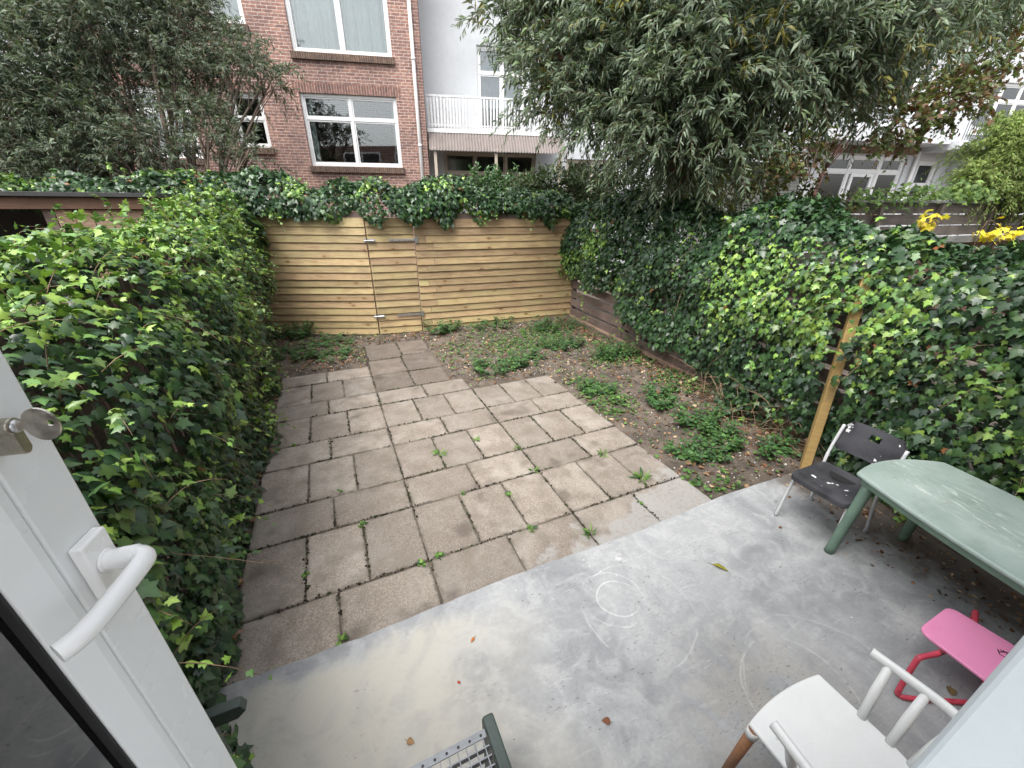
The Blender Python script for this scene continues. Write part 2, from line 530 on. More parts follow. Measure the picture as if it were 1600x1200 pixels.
def mat_table(name):
    m = NT(name)
    v = m.coords('Object', rnd=False)
    a = m.noise(v, 3, 5); b = m.noise(v, 60, 4)
    c = m.mix(m.rng(a, 0.3, 0.7), (0.25, 0.32, 0.288), (0.35, 0.425, 0.39))
    st = m.n('ShaderNodeMapping'); st.inputs['Scale'].default_value = (9, 1.6, 1); m.l(v, st.inputs['Vector'])
    sc = m.noise(st.outputs[0], 5, 7, 0.75, 1.0)
    sep = m.n('ShaderNodeSeparateXYZ'); m.l(v, sep.inputs[0])
    band = m.rng(m.math('ABSOLUTE', m.math('ADD', sep.outputs['X'], 0.02)), 0.05, 0.22, 1, 0.12)
    c = m.mix(m.math('MULTIPLY', m.rng(sc, 0.52, 0.66), band), c, (0.62, 0.66, 0.61))
    c = m.mix(m.rng(m.noise(v, 7, 6, 0.7), 0.5, 0.75, 0, 0.55), c, (0.19, 0.22, 0.19))
    c = m.mix(m.math('MULTIPLY', m.rng(m.voro(v, 20), 0.04, 0.07, 1, 0), m.rng(a, 0.45, 0.55)), c, (0.7, 0.72, 0.68))
    m.col(c); m.rough(m.rng(a, 0.3, 0.7, 0.42, 0.62)); m.bump(b, 0.1, 0.002)
    return m.m

def mat_black_plastic(name):
    m = NT(name)
    v = m.coords('Object')
    a = m.noise(v, 6, 5); b = m.noise(v, 120, 3)
    c = m.mix(m.rng(a, 0.3, 0.7), (0.022, 0.022, 0.026), (0.055, 0.055, 0.062))
    s = m.rng(m.noise(v, 21, 2, 0.4), 0.70, 0.715)
    c = m.mix(s, c, (0.70, 0.70, 0.70))                      # paint drops
    sc = m.n('ShaderNodeMapping'); sc.inputs['Scale'].default_value = (3, 14, 3); m.l(v, sc.inputs['Vector'])
    c = m.mix(m.rng(m.noise(sc.outputs[0], 9, 5, 0.7), 0.66, 0.74, 0, 0.5), c, (0.25, 0.25, 0.26))
    m.col(c); m.rough(m.rng(a, 0.3, 0.7, 0.38, 0.58)); m.bump(b, 0.15, 0.0015)
    return m.m

MAT = {}
MAT['ivy'] = mat_leaf('ivy leaf', 0.36, 0.16, 0.5)
MAT['ivy_bright'] = mat_leaf('ivy young leaf', 0.42, 0.3, 0.4)
MAT['willow'] = mat_leaf('willow leaf', 0.45, 0.3, 0.4)
MAT['weed'] = mat_leaf('weed leaf', 0.55, 0.28, 0.3)
MAT['dead'] = mat_leaf('dead leaf', 0.8, 0.12, 0.15)
MAT['bark'] = simple('bark', (0.105, 0.078, 0.058), 0.9, var=0.4, scale=7, bump=0.9)
MAT['redbark'] = simple('reddish bark', (0.11, 0.055, 0.042), 0.9, var=0.45, scale=6, bump=0.9)
MAT['twig'] = simple('twig', (0.11, 0.075, 0.04), 0.8, var=0.3, scale=20)
MAT['drystem'] = simple('dry stem', (0.24, 0.16, 0.10), 0.85, var=0.35, scale=15)
MAT['fence'] = mat_wood_new('pressure treated pine', (0.44, 0.315, 0.135), (0.26, 0.165, 0.065), True, 0.5)
MAT['post'] = mat_wood_new('yellow timber', (0.52, 0.32, 0.07), (0.40, 0.23, 0.05), False)
MAT['oldwood'] = mat_wood_old('old brown fence wood', (0.11, 0.075, 0.064), (0.215, 0.155, 0.132), 0.35)
MAT['greywood'] = mat_wood_old('weathered fence wood', (0.075, 0.062, 0.052), (0.17, 0.142, 0.12), 0.2)
MAT['greysiding'] = mat_wood_old('grey siding', (0.16, 0.165, 0.155), (0.26, 0.265, 0.25), 0.2)
MAT['shedwood'] = mat_wood_old('bare shed boards', (0.26, 0.165, 0.11), (0.42, 0.29, 0.21), 0.0)
MAT['fascia'] = mat_wood_old('brown fascia', (0.10, 0.055, 0.036), (0.17, 0.095, 0.06), 0.0)
MAT['felt'] = simple('roofing felt', (0.045, 0.045, 0.045), 0.9, var=0.3)
MAT['slab'] = mat_slab('washed concrete slab')
MAT['slabdark'] = mat_slab('dark aggregate slab', (0.60, 0.57, 0.56))
MAT['concrete'] = mat_concrete('painted concrete')
MAT['soil'] = mat_soil('soil')
MAT['stone'] = simple('pebbles', (0.30, 0.27, 0.24), 0.85, var=0.55, scale=14)
MAT['brick'] = mat_brick('red brick', (0.275, 0.165, 0.14), (0.165, 0.095, 0.09), (0.39, 0.35, 0.33))
MAT['brickdark'] = mat_brick('sill brick', (0.12, 0.08, 0.06), (0.07, 0.045, 0.038), (0.14, 0.12, 0.10), 0.055, 0.3)
MAT['lintel'] = mat_brick('soldier brick', (0.22, 0.12, 0.10), (0.13, 0.07, 0.065), (0.30, 0.26, 0.24), 0.066, 0.4)
MAT['brownbrick'] = mat_brick('brown brick', (0.22, 0.14, 0.10), (0.13, 0.085, 0.065), (0.24, 0.21, 0.18))
MAT['render'] = simple('white render', (0.47, 0.485, 0.50), 0.85, var=0.09, scale=1.2, bump=0.2)
MAT['whitepaint'] = simple('white window paint', (0.66, 0.665, 0.66), 0.4, var=0.04, scale=4, bump=0.03)
MAT['picket'] = simple('peeling white paint', (0.58, 0.58, 0.58), 0.6, var=0.2, scale=9, bump=0.2)
MAT['pipe'] = simple('pale pipe', (0.66, 0.65, 0.63), 0.5, var=0.1)
MAT['beige'] = simple('beige frame', (0.42, 0.36, 0.29), 0.5, var=0.1)
MAT['pvc'] = simple('white pvc', (0.73, 0.745, 0.74), 0.30, var=0.02, scale=5, bump=0, spots=None)
MAT['handle'] = simple('white handle lacquer', (0.80, 0.80, 0.79), 0.28, var=0.03, scale=14, bump=0.03, spots=((0.45, 0.44, 0.42), 60, 0.74))
MAT['jamb'] = simple('blue white paint', (0.60, 0.66, 0.70), 0.45, var=0.04, scale=6, bump=0.03)
MAT['gasket'] = simple('black rubber', (0.012, 0.012, 0.013), 0.6, var=0.3)
MAT['spacer'] = simple('grey spacer', (0.34, 0.35, 0.35), 0.5, 0.3, var=0.2, scale=60)
MAT['nickel'] = simple('worn nickel', (0.42, 0.39, 0.33), 0.34, 1.0, var=0.25, scale=60, bump=0.05)
MAT['key'] = simple('nickel silver key', (0.62, 0.58, 0.52), 0.36, 1.0, var=0.15, scale=80, bump=0.06)
MAT['zinc'] = simple('zinc plate', (0.60, 0.61, 0.62), 0.38, 1.0, var=0.15, scale=30)
MAT['galv'] = simple('galvanised steel', (0.24, 0.25, 0.26), 0.5, 0.7, var=0.2, scale=40)
MAT['chrome'] = simple('silver tube', (0.62, 0.63, 0.64), 0.42, 0.15, var=0.05, scale=5, bump=0)
MAT['greenpaint'] = simple('dark green paint', (0.045, 0.062, 0.055), 0.5, var=0.25, scale=14, bump=0.2)
MAT['table'] = mat_table('green garden plastic')
MAT['tableleg'] = simple('green plastic leg', (0.13, 0.205, 0.155), 0.5, var=0.2, scale=8)
MAT['blackplastic'] = mat_black_plastic('black chair plastic')
MAT['whitechair'] = simple('white lacquer chair', (0.70, 0.715, 0.705), 0.4, var=0.04, scale=9, bump=0.05, spots=((0.55, 0.52, 0.47), 22, 0.72))
MAT['legwood'] = mat_wood_new('caramel leg', (0.36, 0.165, 0.05), (0.28, 0.115, 0.03), False)
MAT['pink'] = simple('pink lacquer', (0.76, 0.27, 0.47), 0.42, var=0.05, scale=7, bump=0.03, spots=((0.9, 0.6, 0.75), 30, 0.76))
MAT['redtube'] = simple('red painted tube', (0.50, 0.055, 0.09), 0.4, var=0.2, scale=20, spots=((0.10, 0.03, 0.03), 18, 0.62))
MAT['ink'] = simple('black ink', (0.015, 0.012, 0.015), 0.6)
MAT['glass'] = mat_glass('window glass', refl=0.04)
MAT['doorglass'] = mat_glass('door glass', (0.96, 0.98, 0.97), refl=0.03)
MAT['dark'] = simple('dark interior', (0.05, 0.048, 0.045), 0.9)  # shed's inner shade put into its wall colour
MAT['curtain'] = simple('net curtain', (0.62, 0.66, 0.61), 0.85, var=0.1, scale=3)
MAT['greycurtain'] = simple('grey curtain', (0.30, 0.33, 0.35), 0.85, var=0.1, scale=3)
MAT['awning'] = simple('brown corrugated sheet', (0.15, 0.125, 0.115), 0.7, var=0.2, scale=4)
MAT['reddoor'] = simple('brown door panel', (0.20, 0.09, 0.065), 0.5)
MAT['ground'] = MAT['soil']

# ------------------------------------------------------------------ leaf cloud helpers
def leaf_template_ivy():
    R = [(0.20, -0.12, -0.02), (0.42, 0.02, -0.07), (0.31, 0.20, -0.02), (0.52, 0.42, -0.10), (0.24, 0.52, -0.01)]
    V = [(0, 0.32, 0.04), (0, 0.02, 0.03)] + R + [(0, 1.0, -0.14)] + [(-a, b, c) for a, b, c in reversed(R)]
    F = [(0, i, i + 1) for i in range(1, 12)] + [(0, 12, 1)]
    return np.array(V, float), F

def leaf_template_lance(bend=0.12):
    V = [(0, 0, 0), (0.5, 0.33, -0.02), (0, 0.36, 0.10), (-0.5, 0.33, -0.02), (0.36, 0.68, -0.02 - bend * .5), (0, 0.7, 0.08 - bend * .5), (-0.36, 0.68, -0.02 - bend * .5), (0, 1, -bend)]
    F = [(0, 1, 2), (0, 2, 3), (1, 4, 5), (1, 5, 2), (2, 5, 6), (2, 6, 3), (4, 7, 5), (5, 7, 6)]
    return np.array(V, float), F

def leaf_template_ovate():
    V = [(0, 0, 0), (0.36, 0.16, -0.02), (0.46, 0.36, -0.05), (0.30, 0.68, -0.05), (0, 1, -0.16), (-0.30, 0.68, -0.05), (-0.46, 0.36, -0.05), (-0.36, 0.16, -0.02), (0, 0.42, 0.06)]
    F = [(8, i, i + 1) for i in range(0, 7)] + [(8, 7, 0)]
    return np.array(V, float), F

T_IVY, T_LANCE, T_OVATE = leaf_template_ivy(), leaf_template_lance(), leaf_template_ovate()

def leaf_frames(tip, nrm):
    tip = nrmz(tip)
    n = nrm - tip * np.sum(nrm * tip, -1, keepdims=True)
    n = nrmz(n + 1e-6)
    r = np.cross(tip, n)
    return r, tip, n

def leaf_mesh(name, mat, tmpl, pos, tip, nrm, size, tint, wid=1.0, wob=0.0):
    TV, TF = tmpl
    r, t, n = leaf_frames(tip, nrm)
    N, K = len(pos), len(TV)
    if wob:
        W = RNG.uniform(1 - wob, 1 + wob, (N, 3)); W[:, 2] = RNG.uniform(0.1, 2.3, N)
    else:
        W = np.ones((N, 3))
    wid = np.broadcast_to(np.asarray(wid, float), (N,))
    s = size[:, None, None]
    lx = TV[None, :, 0, None] * (wid * W[:, 0])[:, None, None]
    ly = TV[None, :, 1, None] * W[:, 1][:, None, None]
    lz = TV[None, :, 2, None] * (W[:, 2] * 1.0)[:, None, None]
    V = pos[:, None, :] + s * (lx * r[:, None] + ly * t[:, None] + lz * n[:, None])
    tris = np.array(TF, np.int64)
    F = (tris[None] + (np.arange(N) * K)[:, None, None]).reshape(-1, 3)
    me = bpy.data.meshes.new(name)
    me.vertices.add(N * K)
    me.vertices.foreach_set('co', V.reshape(-1).astype(np.float32))
    me.loops.add(len(F) * 3)
    me.loops.foreach_set('vertex_index', F.reshape(-1).astype(np.int32))
    me.polygons.add(len(F))
    me.polygons.foreach_set('loop_start', (np.arange(len(F)) * 3).astype(np.int32))
    me.polygons.foreach_set('use_smooth', np.ones(len(F), bool))
    me.update(calc_edges=True)
    vein = np.where(np.abs(TV[:, 0]) < 0.01, 1.22, 0.93)
    C = np.ones((N, K, 4), np.float32)
    C[..., :3] = tint[:, None, :] * vein[None, :, None]
    a = me.attributes.new('tint', 'FLOAT_COLOR', 'POINT')
    a.data.foreach_set('color', C.reshape(-1))
    me.materials.append(mat)
    return me

def leaf_parts(parent, mat, tmpl, pos, tip, nrm, size, tint, wid, idx, name='leaf', base=(0, 0, 0), ncol=14):
    """the chosen leaves as single objects that share a few meshes"""
    r, t, n = leaf_frames(tip[idx], nrm[idx])
    C = tint[idx]
    order = np.argsort(C.sum(1))
    cen = C[order[np.linspace(0, len(order) - 1, ncol).astype(int)]]
    lab = np.argmin(((C[:, None] - cen[None]) ** 2).sum(-1), 1)
    meshes = []
    for k in range(ncol):
        sh = (RNG.uniform(-0.5, 0.5, 1) * 0.1)[0]
        TV = tmpl[0].copy()
        TV[:, 2] += sh * TV[:, 1] ** 2 + RNG.uniform(-0.02, 0.02, len(TV))
        TV[:, 0] *= wid * (1 + RNG.uniform(-0.1, 0.1))
        me = leaf_mesh(name, mat, (TV, tmpl[1]), np.zeros((1, 3)), np.array([[0., 1, 0]]), np.array([[0., 0, 1]]), np.ones(1), cen[k][None])
        meshes.append(me)
    for j, i in enumerate(idx):
        s = float(size[i])
        m = Matrix.Identity(4)
        p = pos[i] - np.asarray(base)
        for a in range(3):
            m[a][0], m[a][1], m[a][2], m[a][3] = r[j][a] * s, t[j][a] * s, n[j][a] * s, p[a]
        o = bpy.data.objects.new(name, meshes[lab[j]])
        o.parent = parent
        COL.objects.link(o)
        o.matrix_basis = m

def pick_largest(pos, nrm, size, front, k=300):
    ok, px, py = in_frame(pos)
    d = pos - CAM
    dist = np.linalg.norm(d, axis=1)
    facing = np.abs(np.sum(nrmz(nrm) * d, 1)) / dist
    sc = size ** 2 * facing / dist ** 2 * ok * front
    return np.argsort(-sc)[:k]

# ------------------------------------------------------------------ SETTING: ground
g = MB().add([(-900, -900, -0.09), (900, -900, -0.09), (900, 900, -0.09), (-900, 900, -0.09)], [(0, 1, 2, 3)])
props(g.build('ground', MAT['ground']), kind='structure')

# paving layout ---------------------------------------------------
slabs = []                       # x0,x1,y0,y1
def lying(x0, y0, n=2):
    for i in range(n): slabs.append((x0 + .6 * i, x0 + .6 * (i + 1), y0, y0 + .4))
def standing(x0, y0, n=3):
    for i in range(n): slabs.append((x0 + .4 * i, x0 + .4 * (i + 1), y0, y0 + .6))
for x0 in (-1.2, 0.0, 1.2):
    lying(x0, -0.4); standing(x0, 0.0); lying(x0, 0.6); standing(x0, 1.0); lying(x0, 1.6); standing(x0, 2.0)
lying(-1.2, 2.6); standing(-1.2, 3.0); lying(-1.2, 3.6)
lying(0.0, 2.6)
path = [(0, .52, 3.0, 3.58), (.52, 1.03, 3.0, 3.56), (0, .52, 3.58, 4.22), (.53, 1.03, 3.56, 4.28), (0.02, .56, 4.22, 5.0), (.57, 1.07, 4.28, 5.0)]

def soil_height(x, y):
    P = np.stack([x, y, np.zeros_like(x)], -1)
    h = 0.015 + 0.07 * vnoise(P, 1.3, 3) + 0.035 * vnoise(P, 5, 4) + 0.016 * vnoise(P, 14, 5) - 0.035
    h = h + 0.05 * sstep(3.3, 4.0, x) + 0.05 * sstep(4.4, 5.3, y) * sstep(1.3, 2.0, np.abs(x - 0.3) + 0.6)
    paved = np.zeros_like(x)
    for (a, b, c, d) in ((-1.25, 2.4, -.5, 2.6), (-1.25, 1.2, 2.5, 3.0), (-1.25, 0.0, 2.9, 4.0), (0.0, 1.05, 2.9, 5.0)):
        m = sstep(a - .06, a + .03, x) * sstep(b + .06, b - .03, x) * sstep(c - .06, c + .03, y) * sstep(d + .06, d - .03, y)
        paved = np.maximum(paved, m)
    joint = -0.012 + 0.006 * vnoise(P, 9, 8)
    h = h * (1 - paved) + joint * paved
    pat = sstep(-.36, -.42, y) * sstep(3.55, 3.45, x)
    return h * (1 - pat) + -0.06 * pat

def grid_mesh(name, x0, x1, y0, y1, st, fn, mat):
    xs = np.arange(x0, x1 + st * .5, st); ys = np.arange(y0, y1 + st * .5, st)
    X, Y = np.meshgrid(xs, ys)
    Z = fn(X, Y)
    V = np.stack([X, Y, Z], -1).reshape(-1, 3)
    nx, ny = len(xs), len(ys)
    i = (np.arange(ny - 1)[:, None] * nx + np.arange(nx - 1)[None]).reshape(-1)
    F = np.stack([i, i + 1, i + nx + 1, i + nx], -1)
    me = bpy.data.meshes.new(name)
    me.from_pydata(V.tolist(), [], F.tolist())
    me.materials.append(mat)
    me.shade_smooth()
    return me
soil = link('soil_bed', grid_mesh('soil_bed', -1.9, 4.5, -2.2, 7.0, 0.035, soil_height, MAT['soil']))
props(soil, kind='structure')

# slabs: each one its own object under the paving -------------------
paving = thing('paving', None, None, (0, 0, 0), kind='structure')
def slab_mesh(w, d, seed, mt='slab'):
    rr = random.Random(seed)
    g_ = 0.012
    n = 7
    xs = [-w / 2 + g_ / 2 + (w - g_) * i / n for i in range(n + 1)]
    ring = []
    hw, hd = (w - g_) / 2, (d - g_) / 2
    for i in range(n): ring.append((-hw + 2 * hw * i / n, -hd))
    for i in range(n): ring.append((hw, -hd + 2 * hd * i / n))
    for i in range(n): ring.append((hw - 2 * hw * i / n, hd))
    for i in range(n): ring.append((-hw, hd - 2 * hd * i / n))
    out, inn = [], []
    for i, (x, y) in enumerate(ring):
        j = rr.uniform(-.0015, .0015)
        corner = i % n == 0
        chip = rr.uniform(0.004, 0.016) if corner else (rr.uniform(0.004, 0.012) if rr.random() < .2 else 0.003)
        L = math.hypot(x, y)
        out.append((x + j, y + j))
        inn.append((x * (1 - (chip + .004) / L), y * (1 - (chip + .004) / L)))
    N = len(ring)
    V = [(x, y, -0.05) for x, y in out] + [(x, y, -0.006) for x, y in out] + [(x, y, 0.0) for x, y in inn]
    F = []
    for a in (0, N):
        F += [(a + i, a + (i + 1) % N, a + N + (i + 1) % N, a + N + i) for i in range(N)]
    F.append(tuple(2 * N + i for i in range(N)))
    me = bpy.data.meshes.new('slab')
    me.from_pydata(V, [], F)
    me.materials.append(MAT[mt])
    return me
slab_cache = {}
for (x0, x1, y0, y1) in slabs + path:
    w, d = round(x1 - x0, 2), round(y1 - y0, 2)
    mt = 'slabdark' if y0 > 2.95 and x0 > -.1 else 'slab'
    kx = (w, d, random.randrange(3), mt)
    if kx not in slab_cache: slab_cache[kx] = slab_mesh(w, d, 7 + len(slab_cache), mt)
    o = link('paving_slab', slab_cache[kx], paving)
    o.location = ((x0 + x1) / 2 + random.uniform(-.002, .002), (y0 + y1) / 2 + random.uniform(-.002, .002), random.uniform(-.004, .004))
    o.rotation_euler = (random.uniform(-.006, .006), random.uniform(-.006, .006), random.choice((0, math.pi)) + random.uniform(-.004, .004))

# concrete patio with a slightly wavy poured edge --------------------
pat = MB()
edge = []
for i in range(61):
    x = -1.75 + (3.62 + 1.75) * i / 60
    edge.append((x, -0.385 + 0.012 * math.sin(x * 3.1) + random.uniform(-.004, .004) - 0.012 * (x > 2.5) * (x - 2.5)))
poly = [(-1.75, -2.32)] + [(3.62, -2.32)] + list(reversed(edge))
pat.prism(poly, -0.12, 0.028)
props(pat.build('concrete_patio', MAT['concrete'], bevel=0.008, seg=3), kind='structure')

# ------------------------------------------------------------------ own house behind the camera (doorway the picture is taken from)
house = thing('terraced_house', 'red brick house wall with the open garden doorway', 'house', (0, 0, 0))
hm = MB()
hm.box(-7, -1.02, -2.62, -2.34, 0.0, 5.2)  # out of view; wall height lowered so the sun clears it
hm.box(0.36, 9, -2.62, -2.34, 0.0, 5.2)
hm.box(-1.02, 0.36, -2.62, -2.34, 3.15, 5.2)
hm.box(-1.02, 0.36, -2.62, -2.34, 0.0, 0.80)
hm.build('wall', MAT['brick'], house)
jm = MB()
jm.box(0.098, 0.24, -2.36, -2.074, 0.82, 3.0)
jm.build('door_jamb', MAT['jamb'], house, bevel=0.006, seg=3)
MB().box(0.243, 0.36, -2.37, -2.335, 0.82, 3.1).build('frame_board', MAT['jamb'], house, bevel=0.004)
MB().box(-1.02, 0.36, -2.6, -2.345, 3.04, 3.148).build('lintel', MAT['jamb'], house, bevel=0.004)
for (x0, x1, z0, z1) in ((-5.6, -3.4, 3.45, 4.9), (-2.6, -.4, 3.45, 4.9), (1.2, 3.4, 3.45, 4.9), (5.0, 7.0, 3.45, 4.9), (1.6, 3.6, .9, 2.9)):  # unseen windows, added to show as reflections in the rear houses' glass
    w_ = MB()
    for (a, b, c, d) in ((x0, x1, z0, z0 + .09), (x0, x1, z1 - .09, z1), (x0, x0 + .09, z0 + .09, z1 - .09), (x1 - .09, x1, z0 + .09, z1 - .09), ((x0 + x1) / 2 - .05, (x0 + x1) / 2 + .05, z0 + .09, z1 - .09)):
        w_.box(a, b, -2.338, -2.30, c, d)
    w_ = w_.build('window', MAT['whitepaint'], house)
    MB().box(x0 + .09, x1 - .09, -2.336, -2.325, z0 + .09, z1 - .09).build('pane', MAT['gasket'], w_)
MB().box(-1.0, 0.22, -2.62, -2.30, 0.803, 0.84).build('threshold', MAT['galv'], house, bevel=0.004)

# ------------------------------------------------------------------ timber back wall with gate
BOARD = {}
def board_mesh(L, h=0.142, t=0.02, mat='fence', key=None):
    k = (round(L, 2), h, t, mat)
    if k not in BOARD:
        b = MB()
        b.box(-L / 2, L / 2, -t / 2, t / 2, 0, h)
        BOARD[k] = b.mesh('board', MAT[mat])
    return BOARD[k]

def fence_frame(a, b):
    a, b = Vector((*a, 0)), Vector((*b, 0))
    d = b - a
    return a, d.length, math.atan2(d.y, d.x)

def boards(parent, x0, x1, z0, rows, step, dz=None, mat='fence', bev=0.003, tilt=-0.165, h=0.146):
    for i in range(rows):
        L = x1 - x0 + random.uniform(-.004, .004)
        o = link('board', board_mesh(round(L, 2), h, 0.018, mat), parent)
        o.location = ((x0 + x1) / 2, -0.022 + random.uniform(-.002, .002), z0 + i * step + (0 if dz is None else dz))
        o.rotation_euler = (tilt + random.uniform(-.01, .01), random.uniform(-.0025, .0025), 0)
        bevel_mod(o, bev, 1)

ROWS, STEP = 16, 0.1255
FA, FB, FC, FD = (-1.60, 6.30), (0.36, 5.47), (1.15, 5.36), (4.40, 5.06)
a, L, th = fence_frame(FA, FB)
fl = thing('timber_fence', 'fresh pine board fence panel left of the gate, next to the tall ivy hedge', 'fence', (a.x, a.y, 0), th, 'new pine board fence panels')
boards(fl, 0, L - 0.006, 0.05, ROWS, STEP)
for x in (0.05, L / 2, L - 0.06):
    MB().box(x - .035, x + .035, 0.02, 0.09, -0.05, 2.12).build('post', MAT['fence'], fl)
MB().box(0, L, 0.0, 0.05, 2.075, 2.17).build('top_beam', MAT['oldwood'], fl)
a, L, th = fence_frame(FC, FD)
fr = thing('timber_fence', 'fresh pine board fence panel right of the gate, with stray weeds at its foot', 'fence', (a.x, a.y, 0), th, 'new pine board fence panels')
split = 0.20
for i in range(ROWS):
    s = (0.19 if i % 2 else 0.32) if i < 14 else None
    z = 0.03 + i * STEP
    segs = [(0.006, s - .003), (s + .003, L)] if s and i % 3 != 2 else [(0.006, L)]
    if i in (2, 6, 9): segs = segs[:-1] + [(segs[-1][0], L - .28), (L - .275, L)]
    for (p, q) in segs:
        o = link('board', board_mesh(round(q - p, 2), 0.146), fr)
        o.location = ((p + q) / 2, -0.022 + random.uniform(-.003, .003), z)
        o.rotation_euler = (-0.165 + random.uniform(-.01, .01), random.uniform(-.002, .002), 0)
        bevel_mod(o, .003, 1)
for x in (0.05, L * .35, L * .68, L - 0.06):
    MB().box(x - .035, x + .035, 0.02, 0.09, -0.05, 2.08).build('post', MAT['fence'], fr)
MB().box(0, L, 0.0, 0.05, 2.045, 2.14).build('top_beam', MAT['oldwood'], fr)
a, L, th = fence_frame(FB, FC)
gate = thing('timber_gate', 'narrow pine board gate with steel strap hinges and two bolts', 'gate', (a.x, a.y, 0), th)
boards(gate, 0.008, L - 0.008, 0.035, ROWS, STEP, dz=0.02)
for x in (0.06, L - .06):
    MB().box(x - .03, x + .03, 0.015, 0.05, 0.06, 2.08).build('stile', MAT['fence'], gate)
for z in (1.72, 0.40):
    b = MB()
    b.box(L - .44, L - .01, -0.047, -0.041, z - .018, z + .018)
    b.box(L + .002, L + .05, -0.047, -0.041, z - .055, z + .055)
    b.tube([(L - .002, -.048, z - .035), (L - .002, -.048, z + .035)], .009, 10)
    hg = b.build('strap_hinge', MAT['zinc'], gate, bevel=.001)
    sc = MB()
    for k in (0.06, .16, .26, .38): sc.tube([(L - k, -.047, z), (L - k, -.0515, z)], .008, 8)
    for k in (-.035, .035): sc.tube([(L + .03, -.047, z + k), (L + .03, -.0515, z + k)], .007, 8)
    sc.build('screws', MAT['galv'], hg)
    b = MB()
    b.box(-.055, -.015, -0.05, -0.042, z - .03, z + .03)
    b.box(.01, .13, -0.047, -0.041, z - .026, z + .026)
    b.tube([(-.05, -.055, z), (.12, -.055, z)], .009, 10)
    b.tube([(.09, -.055, z), (.09, -.085, z - .005)], .007, 8)
    b.build('bolt', MAT['zinc'], gate, bevel=.001)

for par, xs_ in ((fl, (.05, .98, 2.0)), (fr, (.36, 1.14, 2.21, 3.2)), (gate, (.05, .74))):
    nm = MB()
    for i in range(ROWS):
        for x in xs_:
            for dz_ in (.035, .095):
                zc = .045 + i * STEP + dz_ + random.uniform(-.006, .006)
                yc = -.034 + (dz_ - .0) * .165
                nm.tube([(x + random.uniform(-.008, .008), yc, zc), (x, yc - .003, zc)], .0042, 6)
    props(nm.build('nails', MAT['galv'], par), kind='stuff')

# ------------------------------------------------------------------ old brown fences along the sides
def RX(y):                        # line of the right boundary fence
    return 4.02 + (y + 0.4) * 0.05
of = thing('old_wooden_fence', 'old dark brown board fence with gaps, mostly under ivy on the right', 'fence', (RX(-2.4), -2.4, 0), math.atan2(1, 0.05))
flen = 7.5
bays = [(0.0, 1.85), (1.87, 3.72), (3.74, 5.59), (5.61, 7.46)]
for (p, q) in bays:
    for i in range(9):
        L = round(q - p, 2)
        o = link('board', board_mesh(L, 0.138, 0.022, 'oldwood'), of)
        o.location = ((p + q) / 2, 0.0 + (i % 2) * 0.012, 0.16 + i * 0.185)
        o.rotation_euler = (random.uniform(-.09, .09), random.uniform(-.016, .016), 0)
        bevel_mod(o, .004, 1)
    MB().box(q - .04, q + .05, -0.10, -0.013, -0.1, 1.80).build('post', MAT['oldwood'], of)
MB().box(0, flen, -.02, .02, -0.08, 0.15).build('base_board', MAT['shedwood'], of, bevel=.004)

lf = thing('old_wooden_fence', 'narrow dark upright slats showing behind the left ivy hedge', 'fence', (-1.62, -1.2, 0), math.pi / 2)
slat = MB().box(-.045, .045, -.01, .01, 0, 1.85).mesh('slat', MAT['oldwood'])
for i in range(66):
    o = link('slat', slat, lf, (0.06 + i * .112, random.uniform(-.006, .006), random.uniform(-.02, .03)))
    o.rotation_euler = (0, random.uniform(-.01, .01), 0)
for z in (.35, 1.5):
    MB().box(0, 7.4, .012, .06, z, z + .08).build('rail', MAT['oldwood'], lf)

# ------------------------------------------------------------------ ivy
DARK = np.array([(0.021, 0.050, 0.020), (0.029, 0.066, 0.026), (0.038, 0.083, 0.030), (0.024, 0.052, 0.027), (0.050, 0.102, 0.034)])
YOUNG = np.array([(0.14, 0.255, 0.048), (0.185, 0.31, 0.055), (0.105, 0.205, 0.05), (0.225, 0.34, 0.065), (0.08, 0.165, 0.048)])

def tints(n, pal):
    c = pal[RNG.integers(0, len(pal), n)]
    return c * RNG.uniform(0.75, 1.3, (n, 1))

